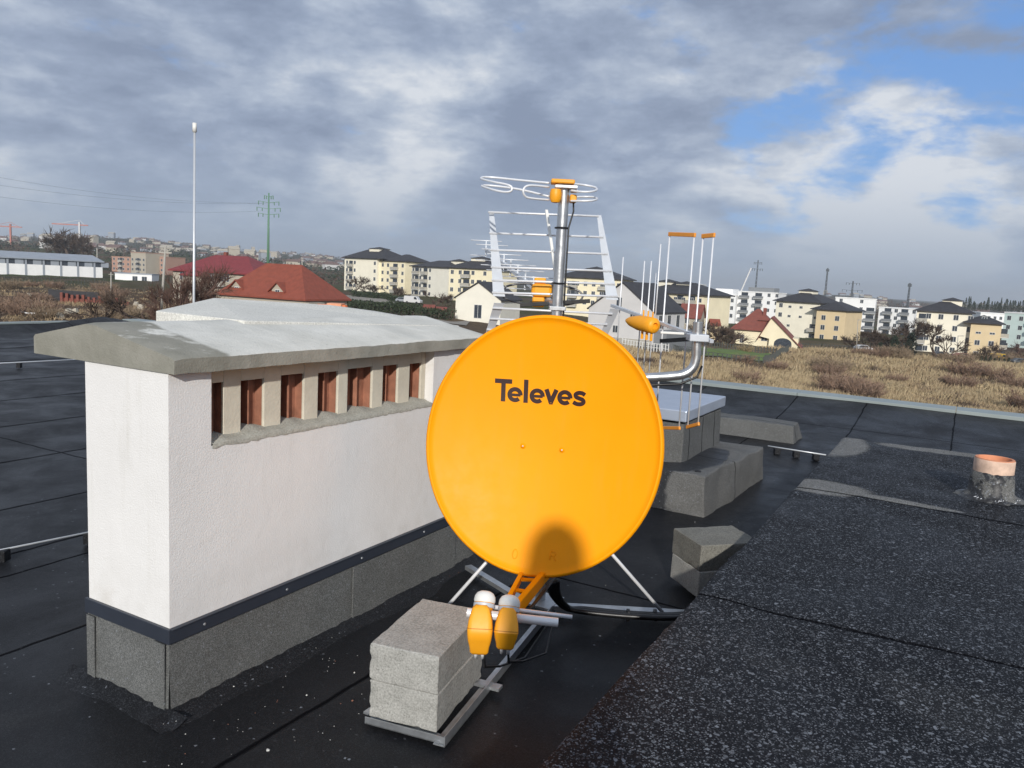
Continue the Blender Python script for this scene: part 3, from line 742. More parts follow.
# ------------------------------------------------------------------ satellite dish
def dish():
    C = aty(543.2, 445.2, 3.44); yaw = radians(-13); tilt = radians(-9); rl = radians(0.)
    D = Matrix.Translation(C) @ Matrix.Rotation(yaw, 4, 'Z') @ Matrix.Rotation(tilt, 4, 'X')
    t = thing('satellite_dish', 'large glossy orange satellite dish with dark lettering on the mast', 'satellite dish', D)
    rx, rz, dp = .503, .548, .085
    def surf(x, z):      # face of the reflector; viewer is on the -y side
        q = (x/rx)**2+(z/rz)**2; return -dp*q+dp*.35
    mb = MB(); nr, na = 26, 96
    prof = []
    for i in range(nr+1):
        k = i/nr; prof.append((k, None))
    mb.v.append(D @ Vector((0, surf(0, 0), 0)))
    rows = []
    def ring(fx, y=None, off=0):
        r = []
        for j in range(na):
            a = 2*pi*j/na; c, s = cos(a), sin(a); x = (rx*fx+off)*c; z = (rz*fx+off)*s
            yy = surf(rx*fx*c, rz*fx*s)+(y or 0)
            r.append(len(mb.v)); mb.v.append(D @ Vector((x, yy, z)))
        rows.append(r)
    for i in range(1, nr+1): ring(i/nr)
    ring(1, -.006, .003); ring(1, -.008, .007); ring(1, -.004, .014); ring(1, .004, .019); ring(1, .016, .0205); ring(1, .026, .020); ring(1, .030, .016); ring(1, .024, .012)
    ring(1, .008, .006); ring(.97, .006); ring(.6, .006); ring(.2, .006); ring(.01, .006)
    for j in range(na): mb.f.append((0, rows[0][j], rows[0][(j+1) % na])); mb.m.append(0)
    for a, b in zip(rows, rows[1:]):
        for j in range(na): mb.f.append((a[j], b[j], b[(j+1) % na], a[(j+1) % na])); mb.m.append(0)
    mb.build('reflector', M_ORANGE, t, smooth=True)
    # lettering laid on the surface
    inv = D.inverted(); pl = ray_dish(494.4, 400.8, D, inv); pr = ray_dish(588.9, 406.8, D, inv)
    ang = atan2(pr.z-pl.z, pr.x-pl.x); U = hypot(pr.x-pl.x, pr.z-pl.z)/4.26
    lt = MB()
    def ribbon(pts, w, lay):
        n = len(pts); b = len(lt.v)
        for i in range(n):
            a0 = pts[max(i-1, 0)]; a1 = pts[min(i+1, n-1)]; p = pts[i]
            d1 = (p[0]-a0[0], p[1]-a0[1]); d2 = (a1[0]-p[0], a1[1]-p[1])
            tx, ty = a1[0]-a0[0], a1[1]-a0[1]; l = hypot(tx, ty); nx, ny = -ty/l, tx/l; k = 1
            l1, l2 = hypot(*d1), hypot(*d2)
            if l1 > 0 and l2 > 0: k = 1/max(.4, sqrt(max(.16, (1+(d1[0]*d2[0]+d1[1]*d2[1])/(l1*l2))/2)))
            for sg in (-1, 1):
                u = (p[0]+sg*nx*w/2*k)*U; q = (p[1]+sg*ny*w/2*k)*U
                x = pl.x+u*cos(ang)-q*sin(ang); z = pl.z+u*sin(ang)+q*cos(ang)
                lt.v.append(D @ Vector((x, surf(x, z)-.0015-.0003*lay, z)))
        for i in range(n-1): lt.f.append((b+2*i, b+2*i+1, b+2*i+3, b+2*i+2)); lt.m.append(0)
    W_ = .20
    ribbon([(i/8*.77, .905) for i in range(9)], W_, 0); ribbon([(.385, i/8*.82) for i in range(9)], W_, 0)
    def let_e(x0):
        cx = x0+.315; ribbon([(cx+.25*cos(radians(q)), .335+.243*sin(radians(q))) for q in range(-4, 322, 11)], W_*.93, 1); ribbon([(cx-.22+.47*i/4, .322) for i in range(5)], .125, 0)
    let_e(.60); ribbon([(1.40, i/8*1.03) for i in range(9)], W_, 0); let_e(1.60)
    ribbon([(2.32, .665), (2.43, .38), (2.54, .085)], W_, 1); ribbon([(2.54, .085), (2.66, .38), (2.775, .665)], W_, 0); ribbon([(2.46, .03), (2.63, .03)], .06, 2)
    let_e(2.85)
    P_ = [(.56, .50), (.44, .572), (.29, .578), (.185, .50), (.215, .395), (.34, .338), (.47, .285), (.512, .18), (.42, .095), (.25, .09), (.10, .165)]; Q_ = []
    for i in range(len(P_)-1):
        p0, p1, p2, p3 = [Vector((*P_[max(0, min(len(P_)-1, i+k))], 0)) for k in (-1, 0, 1, 2)]
        for q in range(4):
            u = q/4; v = .5*((2*p1)+(p2-p0)*u+(2*p0-5*p1+4*p2-p3)*u*u+(-p0+3*p1-3*p2+p3)*u**3); Q_.append((3.43+v.x*1.14, v.y))
    Q_.append((3.43+P_[-1][0]*1.14, P_[-1][1])); ribbon(Q_, W_*.9, 0)
    lt.build('lettering', M_BLACKP, t)
    # two bolts in the middle and two stamped marks near the bottom
    for px, py in ((523, 446), (562, 450)):
        p = ray_dish(px, py, D, inv); Mx = D @ Matrix.Translation((p.x, surf(p.x, p.z)-.001, p.z)) @ Matrix.Rotation(pi/2, 4, 'X')
        MB().lathe([(0, .0045), (.004, .0042), (.0065, .002), (.0065, 0), (.013, -.0002), (.0135, -.0015)], Mx, 14).build('bolt', M_ORANGE, t, smooth=True)
        MB().lathe([(0, .0056), (.0032, .0053), (.0034, .004)], Mx, 6).build('bolt_recess', M_ALUD, t)
    for ch, px, py in (('O', 515, 554), ('R', 553, 556)):
        p = ray_dish(px, py, D, inv); m = MB()
        def sp(pts, cl=False):
            m.tube([D @ Vector((p.x+x, surf(p.x+x, p.z+z)-.0006, p.z+z)) for x, z in pts], .0022, 6, closed=cl)
        if ch == 'O': sp([(.011*cos(i*pi/8), .019*sin(i*pi/8)) for i in range(16)], True)
        else:
            sp([(-.012, -.018), (-.012, .018)]); sp([(-.012, .018)]+[(.0+.011*sin(i*pi/6), .009+.009*cos(i*pi/6)) for i in range(7)]+[(-.012, 0)]); sp([(0, 0), (.013, -.018)])
        m.build('stamped_mark', M_ORANGE, t, smooth=True)
    # mounting bracket behind
    L_ = lambda x, y, z: D @ Vector((x, y, z))
    mb = MB(); mb.box((-.13, .035, -.16), (.13, .06, .16), D); mb.box((-.13, .06, -.16), (-.122, .26, .10), D); mb.box((.122, .06, -.16), (.13, .26, .10), D)
    mb.build('rear_bracket', M_ORANGE, t, bevel=.004)
    Pm = Vector((MX, MY, C.z-.05)); MB().box((MX-.07, MY-.13, C.z-.14), (MX+.07, MY+.045, C.z+.02)).build('mast_clamp', M_ZINC, t, bevel=.005)
    # feed arm: two orange channels from under the dish to the receiver bar
    Y1 = 2.77
    a0 = aty(527, 566, 3.52); a1 = aty(506, 606, 2.84); b0 = aty(554, 566, 3.52); b1 = aty(517, 611, 2.81)
    MB().bar(a0, a1, .008, .042).bar(a0+Vector((0, 0, .018)), a1+Vector((0, 0, .018)), .018, .005).build('feed_arm', M_ORANGE, t, bevel=.002)
    MB().bar(b0, b1, .010, .052).bar(b0+Vector((-.008, 0, .024)), b1+Vector((-.008, 0, .024)), .022, .006).build('feed_arm', M_ORANGE, t, bevel=.002)
    for q in (.35, .62): 
        MB().bar(a0.lerp(a1, q)+Vector((0, 0, -.005)), b0.lerp(b1, q)+Vector((0, 0, -.005)), .03, .006).build('arm_cross_plate', M_ORANGE, t)
    MB().tube([a0, b0], .012, 8).build('arm_pivot', M_ORANGE, t, smooth=True)
    c0 = aty(467, 612.5, Y1); c1 = aty(558, 622.5, Y1-.01)
    MB().tube([c0, c1], .0165, 16).build('receiver_bar', M_ALU, t, smooth=True, auto=.9)
    MB().tube([c0+Vector((.05, .05, .008)), aty(572, 617, Y1+.07)], .008, 12).build('receiver_bar_clamp', M_ALU, t, smooth=True)
    MB().tube([b1+Vector((.02, .0, -.03)), b1.lerp(b0, .5)+Vector((.022, 0, -.022)), b0+Vector((.02, 0, -.03))], .0042, 8).tube([b1+Vector((.028, .0, -.02)), b1.lerp(b0, .5)+Vector((.030, 0, -.026)), b0+Vector((.028, 0, -.02))], .0042, 8).build('arm_cable', M_CABLE, t, smooth=True)
    # receivers
    for i, (cx, cy, bx0, by0, bx1, by1, w) in enumerate(((485, 598, 481, 611, 479, 655, 23), (509.5, 602, 507.5, 614, 505, 650, 22))):
        yy = 2.72
        top = aty(cx, cy, yy+.03); k0 = aty(bx0, by0, yy-.02); k1 = aty(bx1, by1-3, yy-.05)
        L = thing('receiver', ('twin output orange receiver with white cap at the left end of the dish bar' if i == 0 else 'orange receiver with white cap at the right of the pair on the dish bar'), 'receiver', T(k0), 'receivers on the dish bar')
        ax = Vector((.06, .50, .86)).normalized()
        Mh = Matrix.Translation(top-ax*.035) @ ax.to_track_quat('Z', 'Y').to_matrix().to_4x4()
        MB().lathe([(.0, .060), (.018, .0585), (.030, .052), (.037, .040), (.039, .026), (.037, .018)], Mh, 28).build('cap', M_WHITEP, L, smooth=True)
        MB().lathe([(.0355, .03), (.0355, .004), (.028, -.010), (.018, -.02), (.018, -.045)], Mh, 28).build('horn', M_OPLAS, L, smooth=True, auto=.8)
        MB().lathe([(.0365, .016), (.0385, .014), (.0385, .002), (.0365, 0)], Mh, 24).box((-.012, -.045, .001), (.012, -.03, .015), Mh).build('clamp_ring', M_ALUD, L, smooth=True, auto=.6)
        # body: rounded tapering box
        d = (k1-k0); Ln = d.length; zz = -d.normalized()
        Mb = Matrix.Translation(k0) @ zz.to_track_quat('Z', 'Y').to_matrix().to_4x4()
        # use frame: local x world x
        z = zz; x = Vector((1, 0, .03)); x = (x-z*x.dot(z)).normalized(); yv = z.cross(x)
        fr = Matrix((( x.x, yv.x, z.x, k0.x), (x.y, yv.y, z.y, k0.y), (x.z, yv.z, z.z, k0.z), (0, 0, 0, 1)))
        mb = MB(); hw = w/2*yy/F*.98
        secs = [(.022, .5, .5, 0), (.012, .78, .75, 0), (-.008, .95, .95, 0), (-.03, 1.1, 1.1, -.004), (-.06, 1.18, 1.15, -.008), (-Ln*.52, 1.16, 1.15, -.008), (-Ln*.70, 1.08, 1.0, -.002), (-Ln*.88, .92, .72, .008), (-Ln-.002, .86, .6, .012), (-Ln-.010, .65, .4, .014)]
        n = 24
        for s_, fx, fy, oy in secs:
            for j in range(n):
                a = 2*pi*j/n; c, s = cos(a), sin(a); e = .36
                mb.v.append(fr @ Vector((hw*fx*math.copysign(abs(c)**e, c), oy+.030*fy*math.copysign(abs(s)**e, s), s_)))
        for a in range(len(secs)-1):
            for j in range(n): mb.f.append((a*n+j, a*n+(j+1) % n, (a+1)*n+(j+1) % n, (a+1)*n+j)); mb.m.append(0)
        mb.f.append(tuple(range(n))); mb.m.append(0); mb.f.append(tuple(range((len(secs)-1)*n, len(secs)*n))); mb.m.append(0)
        mb.build('body', M_OPLAS, L, smooth=True, auto=.9)
        sm_ = MB(); b0_ = 0
        for zz_ in (-.052, -.0545):
            for j in range(n):
                a = 2*pi*j/n; c, s = cos(a), sin(a); e = .36
                sm_.v.append(fr @ Vector((hw*1.19*math.copysign(abs(c)**e, c), -.008+.0352*math.copysign(abs(s)**e, s), zz_)))
        for j in range(n): sm_.f.append((j, (j+1) % n, n+(j+1) % n, n+j)); sm_.m.append(0)
        sm_.build('cover_seam', M_OSEAM, L, smooth=True)
        for q in (-.012, .012):
            e = fr @ Vector((q, .014, -Ln-.0)); MB().tube([e, e+Vector((0, .008, -.03))], .006, 10).build('connector', M_ALU, L, smooth=True)
    # receiver cables
    for i, px in enumerate((484, 508)):
        a = aty(px, 655 if i == 0 else 650, 2.69)
        pts = [a, a+Vector((.005, .03, -.06)), a+Vector((.06, .16, -.12)), a+Vector((.16, .4, -.2)), atz(556, 612, .06)]
        pts[3].z = max(pts[3].z, .03); pts[2].z = max(pts[2].z, .03); pts[1].z = max(pts[1].z, .05)
        o = MB().tube(pts, .0045, 8).build('receiver_cable', M_CABLE, None, smooth=True)
        tag(o, ('thin black cable hanging from the left orange receiver' if i == 0 else 'thin black cable hanging from the right orange receiver'), 'cable', 'receiver cables')
def ray_dish(px, py, D, inv):
    o = inv @ EYE; d = (inv.to_3x3() @ ray(px, py)); p = o-d*(o.y/d.y)
    for _ in range(3):
        y = -.085*((p.x/.503)**2+(p.z/.548)**2)+.085*.35; p = o+d*((y-o.y)/d.y)
    return p
dish()

# ------------------------------------------------------------------ antennas
def antennas():
    y0 = MY
    # folded ring antenna at the top
    t = thing('ring_antenna', 'folded ring antenna of steel tube clamped on top of the mast', 'antenna', T((MX, MY, 1.95)))
    def cr(pts, k=6):
        Q = []
        for i in range(len(pts)-1):
            p0, p1, p2, p3 = pts[max(i-1, 0)], pts[i], pts[i+1], pts[min(i+2, len(pts)-1)]
            for q in range(k):
                u = q/k; Q.append(.5*((2*p1)+(p2-p0)*u+(2*p0-5*p1+4*p2-p3)*u*u+(-p0+3*p1-3*p2+p3)*u**3))
        return Q+[pts[-1]]
    def path(lst, nm): MB().tube(cr([aty(x, y, MY+d) for x, y, d in lst]), .0052, 8).build(nm, M_ALU, t, smooth=True)
    path([(549, 183, -.02), (520, 180.2, .05), (495, 177.6, .10), (483, 177.2, .08), (482, 179, .02), (494, 182, -.08), (506, 184.4, -.12), (511.5, 187, -.13), (511, 191, -.13), (505, 192, -.12), (494, 190, -.08), (483, 186.5, .02), (483.5, 185.4, .08), (495, 186, .10), (520, 189.5, .05), (549, 196.5, -.02)], 'left_hoop')
    path([(549, 187, -.05), (533, 185.5, -.11), (526, 186.5, -.13), (523.2, 191, -.14), (525.5, 196.5, -.13), (533, 198.5, -.11), (549, 200, -.05)], 'left_fold')
    path([(571, 183.5, .03), (584, 185, .08), (594, 187, .06), (597, 189.5, 0), (592, 191.5, -.07), (582, 191.8, -.08), (571, 190.5, -.04)], 'right_hoop')
    path([(571, 197.5, .03), (584, 196.8, .08), (594, 197.2, .06), (597, 199, 0), (592, 200.6, -.07), (582, 201, -.08), (571, 201, -.04)], 'right_hoop')
    za, zb_ = aty(560, 183.5, MY).z, aty(560, 197, MY).z
    MB().box((MX-.065, MY-.065, za-.006), (MX+.045, MY+.02, za+.014)).build('insulator', M_OPLAS, t, bevel=.006)
    MB().lathe([(0, .03), (.024, .028), (.028, .01), (.028, -.015), (.020, -.032), (0, -.036)], T((MX-.040, MY-.045, zb_+.002)), 18).build('balun_box', M_OPLAS, t, smooth=True, auto=.8)
    MB().box((MX+.028, MY-.03, zb_-.024), (MX+.06, MY+.03, zb_+.012)).build('insulator', M_OPLAS, t, bevel=.006)
    MB().box((MX-.045, MY-.048, za-.024), (MX+.06, MY+.045, za-.010)).box((MX+.03, MY-.03, za-.038), (MX+.062, MY+.03, za-.0245)).lathe([(0, .016), (.012, .015), (.012, 0)], T((MX-.02, MY-.03, za-.01)), 10).build('clamp', M_ALU, t, bevel=.003)
    # UHF corner reflector antenna
    yr = MY+.14; ye = yr+.26
    P = lambda px, py, y: aty(px, py, y)
    t = thing('corner_reflector_antenna', 'grid reflector television antenna on the mast pointing away to the left', 'antenna', T(P(556, 300, yr)))
    wl, wr = P(493.0, 296, yr), P(617.5, 300, yr)
    tl, tr = P(489, 211, ye), P(597, 215, ye)
    bl, br = P(481, 350, yr+.16), P(592, 356, yr+.16)
    wl2, wr2 = P(494, 303, yr), P(614.5, 309, yr)
    nrm = Vector((0, 1, 0))
    def plate(p, q, w0, w1):
        m = MB(); x = Vector((1, 0, 0)); th = .003
        m.hexa([p, p+x*w0, q+x*w1, q], [v+Vector((0, th, .001)) for v in (p, p+x*w0, q+x*w1, q)]); return m
    plate(tl, wl, .024, .060).build('side_plate', M_ALUD, t)
    plate(tr, wr-Vector((.056, 0, 0)), .022, .060).build('side_plate', M_ALUD, t)
    plate(bl, wl2, .03, .05).build('side_plate', M_ALUD, t); plate(br-Vector((.0, 0, 0)), wr2-Vector((.02, 0, 0)), .03, .045).build('side_plate', M_ALUD, t)
    for k, q in enumerate((0.015, .27, .47, .67, .82, .96)):
        MB().tube([tl.lerp(wl, q)+Vector((-.004, -.006, 0)), tr.lerp(wr, q)+Vector((.006, -.006, 0))], .0054, 8).build('reflector_rod', M_ALU, t, smooth=True)
    for q in (.1, .32, .55, .8):
        MB().tube([wl2.lerp(bl, q)+Vector((.0, -.006, 0)), wr2.lerp(br, q)+Vector((.0, -.006, 0))], .0054, 8).build('reflector_rod', M_ALU, t, smooth=True)
    MB().bar(P(546.5, 210, ye-.02), P(556, 276, yr+.03), .014, .006).build('spine', M_WHITEP, t)
    MB().tube([P(561, 305, MY-.01), P(548, 303, yr+.1)], .014, 12).box((MX-.04, MY-.032, wl.z-.05), (MX+.04, MY+.04, wl.z-.030)).build('mast_clamp', M_ZINC, t, bevel=.003)
    # boom running away, three director chains
    b0 = P(556, 306, yr); b1 = P(486, 249, yr+1.5)
    MB().bar(b0, b1, .02, .02).build('boom', M_ALUD, t)
    MB().bar(P(520, 305, yr+.05), P(590, 301, yr+.05), .02, .02).build('cross_boom', M_CABLE, t, bevel=.002)
    mb = MB(); c = P(541.5, 290, yr+.14)
    mb.box((c.x-.052, c.y-.04, c.z-.035), (c.x+.055, c.y+.04, c.z+.032))
    mb.build('balun_box', M_OPLAS, t, bevel=.018)
    MB().box((c.x-.045, c.y-.03, c.z-.088), (c.x+.018, c.y+.03, c.z-.036)).build('balun_lid', M_OPLAS, t, bevel=.008)
    MB().box((c.x-.04, c.y-.03, c.z+.033), (c.x+.02, c.y+.03, c.z+.062)).build('balun_lid', M_OPLAS, t, bevel=.008)
    for sx in (-1, 1):
        pts = [c+Vector((sx*.035, -.02, .012))]+[c+Vector((sx*(.06+.15*sin(radians(q))), -.02-.02*sin(radians(q)), .052*cos(radians(q))-.022)) for q in range(0, 181, 15)]+[c+Vector((sx*.035, -.02, -.04))]
        MB().tube(pts, .0052, 8).build('dipole_loop', M_CABLED, t, smooth=True)
    for k in range(8):
        q = .26+.74*k/7; c = b0.lerp(b1, q); wd = .105
        for dz, dx in ((.055, 0), (-.045, 0)):
            p = c+Vector((dx, 0, dz*1)); MB().tube([p-Vector((wd/1.0, 0, 0)), p+Vector((wd/1.0, 0, 0))], .0032, 6).build('director', M_ALU, t, smooth=True)
        MB().box((c.x-.004, c.y-.004, c.z-.05), (c.x+.004, c.y+.004, c.z+.06)).build('director_holder', M_ALUD, t)
    # vertical VHF antenna on the side bracket
    yb = MY+.12
    t = thing('vertical_yagi_antenna', 'long rod television antenna with orange end clips on the side bracket', 'antenna', T(P(697, 335, yb)))
    e0 = P(712, 341.5, yb-.04); e1 = P(612, 305.5, yb+1.05)
    def on(px):    # point of the boom under column px
        best = min((abs(proj(e0.lerp(e1, i/400)).x-px), i) for i in range(-40, 440)); return e0.lerp(e1, best[1]/400)
    MB().bar(e0, e1, .022, .018).build('boom', M_ALUD, t, bevel=.002)
    vert = [(671, 234, 655, 428.5, 0), (697.5, 235, 677, 428, 0), (704, 236, 688, 428, 0), (714.5, 235, 698.5, 424, 0)]
    ends = []
    for (x0, y0_, x1, y1_, _) in vert:
        xm = x0+(x1-x0)*(330-y0_)/(y1_-y0_); b = on(xm)
        p = aty(x0, y0_, b.y+.0); q = aty(x1, y1_, b.y+.0); q.x = p.x = (p.x+q.x)/2; q.y = p.y = b.y+.014; ends.append((p, q))
    ymean = ends[2][0].y
    for i, (p, q) in enumerate(ends):
        MB().tube([p, q], .0043, 8).build('long_rod', M_ALU, t, smooth=True)
    for i, j in ((0, 1), (2, 3)):
        (p, q), (r, s) = ends[i], ends[j]; ex = (r-p).normalized()*.01
        MB().bar(p-ex, r+ex, .012, .022).build('end_clip', M_OPALE, t, bevel=.003)
        MB().bar(q-ex, s+ex, .012, .018).build('end_clip', M_OPALE, t, bevel=.003)
    for (x0, y0_, x1, y1_) in ((624, 257, 617, 346), (646, 261, 636, 372), (652.5, 261, 643, 372), (657, 273, 649, 372), (661, 244, 655, 330)):
        xm = x0+(x1-x0)*.6; b = on(min(xm, 668)); p = aty(x0, y0_, b.y); q = aty(x1, y1_, b.y); m = (p.x+q.x)/2
        MB().tube([(m, b.y+.012, p.z), (m, b.y+.012, q.z)], .0036, 8).build('director', M_ALU, t, smooth=True)
    # torpedo shaped balun housing
    a = P(655, 326, yb+.40); b = P(627, 320.5, yb+.62); d = (b-a); L = d.length
    Mx = Matrix.Translation(a) @ d.to_track_quat('Z', 'Y').to_matrix().to_4x4()
    MB().lathe([(0, .012), (.016, .012), (.018, -.004), (.036, 0), (.043, .01), (.045, L*.2), (.042, L*.55), (.028, L*.85), (.012, L), (0, L*1.01)], Mx, 20).build('balun_housing', M_OPLAS, t, smooth=True, auto=.9)
    for k in range(3):
        p = a.lerp(b, .1+.16*k); MB().tube([p-Vector((0, 0, .085)), p+Vector((0, 0, .075))], [.008, .004], 8).build('housing_fin', M_OPLAS, t)
    MB().box((P(697, 335, yb).x-.045, yb-.05, P(697, 337, yb).z-.02), (P(697, 335, yb).x+.05, yb+.045, P(697, 337, yb).z+.015)).build('clamp_plate', M_ALUD, t, bevel=.004)
    MB().box((-.06, -.012, -.006), (.06, .012, .006), T(P(672, 333, yb+.1))).build('white_clip', M_WHITEP, t, bevel=.003)
    MB().bar(P(662, 341, yb+.25), P(692, 339, yb+.02), .03, .02).build('lower_boom', M_CABLE, t)
def proj(p):
    p = p-EYE; f = p.y*cos(PITCH)-p.z*sin(PITCH); u = (p.y*sin(PITCH)+p.z*cos(PITCH))/f*F; r = p.x/f*F
    return Vector((512+r*cos(ROLL)+u*sin(ROLL), 384-(-r*sin(ROLL)+u*cos(ROLL)), 0))
antennas()

# ------------------------------------------------------------------ loose chips on the roof
def chips():
    mb = MB()
    for k in range(120):
        if k < 80: a = random.uniform(1.2, 2.6); b = random.uniform(1.75, 2.33)
        else: a = random.uniform(1.3, 6.5); b = random.uniform(.95, 3.6)
        if a > 1.8 and 2.36 < b < 2.9: continue
        if 2.1 < a < 2.7 and 1.4 < b < 1.8: continue
        s = random.choice([.0015, .002, .0025, .003, .004, .0075]) if k % 3 == 0 else .0018
        c = ab(a, b, s*.3+.001); n = random.choice((5, 6)); an = random.uniform(0, 6)
        lo = [c+Vector((cos(an+2*pi*i/n)*s*random.uniform(.7, 1.2), sin(an+2*pi*i/n)*s*random.uniform(.6, 1.2), 0)) for i in range(n)]
        hi = [p+(c-p)*.3+Vector((0, 0, s*random.uniform(.4, .9))) for p in lo]
        mb.hexa(lo, hi, random.choice((0, 0, 0, 0, 1, 1, 1, 2)))
    o = mb.build('stone_chips', [mat('white_chip', (.55, .55, .52), .8), mat('grey_chip', (.22, .22, .21), .8), mat('brick_chip_red', (.3, .13, .08), .8)])
    tag(o, 'small pale stone and mortar chips scattered on the wet roof', 'debris', kind='stuff')
chips()
#BG0
HAZE = True
# ------------------------------------------------------------------ buildings beyond the roof
def wallm(name, c, var=.07): return nmat(name, c, .85, var, .35, spec=.2)
M_YEL = wallm('yellow_render', (.82, .74, .53)); M_CRM = wallm('cream_render', (.84, .79, .65)); M_OCH = wallm('ochre_render', (.70, .56, .35))
M_WHT = wallm('white_render', (.82, .82, .81)); M_MINT = wallm('mint_render', (.62, .74, .70)); M_BEI = wallm('beige_render', (.42, .38, .31)); M_GRYW = wallm('pale_grey_render', (.58, .57, .56))
M_PINK = wallm('pinkish_render', (.42, .26, .20)); M_LILW = wallm('off_white_render', (.78, .75, .65))
M_DROOF = nmat('dark_roof_tiles', (.035, .034, .038), .7, .3, .9); M_RROOF = nmat('crimson_roof_tiles', (.20, .028, .03), .6, .18, .9)
M_OROOF = nmat('orange_red_roof_tiles', (.23, .055, .03), .75, .22, 1.2, bump=.4, bsc=4); M_BROOF = nmat('brick_red_roof_tiles', (.20, .058, .04), .75, .22, 1.0)
M_SROOF = nmat('grey_sheet_roof', (.30, .33, .37), .5, .1, .3); M_GLASS = nmat('dark_window_glass', (.045, .055, .07), .25, .2, 2)
M_FRM = mat('white_window_frame', (.6, .6, .58), .6); M_BALC = nmat('balcony_rail', (.40, .38, .33), .7, .1, 3); M_BALD = nmat('grey_balcony_panel', (.20, .21, .22), .6, .1, 3)
class Bld:
    def __init__(s, name, label, cat, pl, DL, pr, DR, depth, h, wall, group=None, down=6):
        P0 = aty(pl[0], pl[1], DL); P1 = aty(pr, 300, DR); P1.z = P0.z
        ex = (P1-P0); s.w = ex.length; ex.normalize(); an = atan2(ex.y, ex.x)
        s.M = T(P0.x, P0.y, P0.z, an); s.d = depth; s.h = h; s.wall = wall
        s.t = thing(name, label, cat, s.M, group)
        MB().box((0, 0, -down), (s.w, depth, h), s.M).build('wall', wall, s.t)
        s.wm = {}
    def body(s, x0, y0, x1, y1, h, wall, down=6): MB().box((x0, y0, -down), (x1, y1, h), s.M).build('wall', wall, s.t)
    def hip(s, mt, rise, oh=.6, x0=0, y0=0, x1=None, y1=None, z=None, name='roof', inset=None):
        x1 = s.w if x1 is None else x1; y1 = s.d if y1 is None else y1; z = s.h if z is None else z
        a, b, c, d = x0-oh, y0-oh, x1+oh, y1+oh; w, dd = c-a, d-b; q = min(w, dd)/2*(.98 if inset is None else inset)
        V = [(a,b,z+.002),(c,b,z+.002),(c,d,z+.002),(a,d,z+.002),(a,b,z+.25),(c,b,z+.25),(c,d,z+.25),(a,d,z+.25),(a+q,b+q,z+rise),(c-q,b+q,z+rise),(c-q,d-q,z+rise),(a+q,d-q,z+rise)]
        return MB().add([s.M @ Vector(v) for v in V], [(3,2,1,0),(0,1,5,4),(1,2,6,5),(2,3,7,6),(3,0,4,7),(4,5,9,8),(5,6,10,9),(6,7,11,10),(7,4,8,11),(8,9,10,11)]).build(name, mt, s.t)
    def gable(s, mt, rise, oh=.5, along='y', x0=0, y0=0, x1=None, y1=None, z=None, wall=None, peak=.5, zr=None):
        x1 = s.w if x1 is None else x1; y1 = s.d if y1 is None else y1; z = s.h if z is None else z
        wl = wall or s.wall; zr = z if zr is None else zr; g = MB(); r = MB(); th = .22
        if along == 'y':
            xm = x0+(x1-x0)*peak
            for y in (y0+.01, y1-.31):
                g = MB(); g.hexa([s.M @ Vector(v) for v in ((x0+.01, y, z), (x1-.01, y, min(z, zr)), (xm, y, z+rise-.12))], [s.M @ Vector(v) for v in ((x0+.01, y+.3, z), (x1-.01, y+.3, min(z, zr)), (xm, y+.3, z+rise-.12))]); g.build('gable', wl, s.t)
            sl = rise/(xm-x0); s2 = (z+rise-zr)/(x1-xm)
            for (xa, za, xb, zb) in ((x0-oh, z-oh*sl, xm, z+rise), (xm, z+rise, x1+oh, zr-oh*s2)):
                r.hexa([s.M @ Vector(v) for v in ((xa, y0-oh, za), (xb, y0-oh, zb), (xb, y1+oh, zb), (xa, y1+oh, za))], [s.M @ Vector(v) for v in ((xa, y0-oh, za+th), (xb, y0-oh, zb+th), (xb, y1+oh, zb+th), (xa, y1+oh, za+th))])
        else:
            ym = y0+(y1-y0)*peak
            for x in (x0+.01, x1-.31):
                g = MB(); g.hexa([s.M @ Vector(v) for v in ((x, y0+.01, z), (x, y1-.01, z), (x, ym, z+rise-.12))], [s.M @ Vector(v) for v in ((x+.3, y0+.01, z), (x+.3, y1-.01, z), (x+.3, ym, z+rise-.12))]); g.build('gable', wl, s.t)
            sl = rise/(ym-y0)
            for (ya, za, yb, zb) in ((y0-oh, z-oh*sl, ym, z+rise), (ym, z+rise, y1+oh, z-oh*sl)):
                r.hexa([s.M @ Vector(v) for v in ((x0-oh, ya, za), (x1+oh, ya, za), (x1+oh, yb, zb), (x0-oh, yb, zb))], [s.M @ Vector(v) for v in ((x0-oh, ya, za+th), (x1+oh, ya, za+th), (x1+oh, yb, zb+th), (x0-oh, yb, zb+th))])
        return r.build('roof', mt, s.t)
    def win(s, x, z, w=1.2, h=1.4, side='f', m=None, off=0, name='window', pane=True):
        """one window: pale frame standing 3 cm proud with dark pane in it"""
        key = (w, h, side, m)
        if side == 'f': L = Matrix.Translation((x, off, z))
        elif side == 'r': L = Matrix.Translation((s.w-off, x, z)) @ Matrix.Rotation(pi/2, 4, 'Z')
        elif side == 'l': L = Matrix.Translation((off, s.d-x, z)) @ Matrix.Rotation(-pi/2, 4, 'Z')
        W = s.M @ L
        b = MB(); f = .09
        b.box((-w/2, -.05, 0), (w/2, -.002, h), W, 0)
        b.box((-w/2+f, -.065, f), (-.04, -.052, h-f), W, 1).box((.04, -.065, f), (w/2-f, -.052, h-f), W, 1)
        b.build(name, [M_FRM, m or M_GLASS], s.t)
    def grid(s, floors, xs, z0=1.0, fh=2.8, w=1.2, h=1.4, side='f', skip=0, off=0):
        for k in range(floors):
            for x in xs:
                if random.random() < skip: continue
                s.win(x, z0+k*fh, w, h, side, off=off)
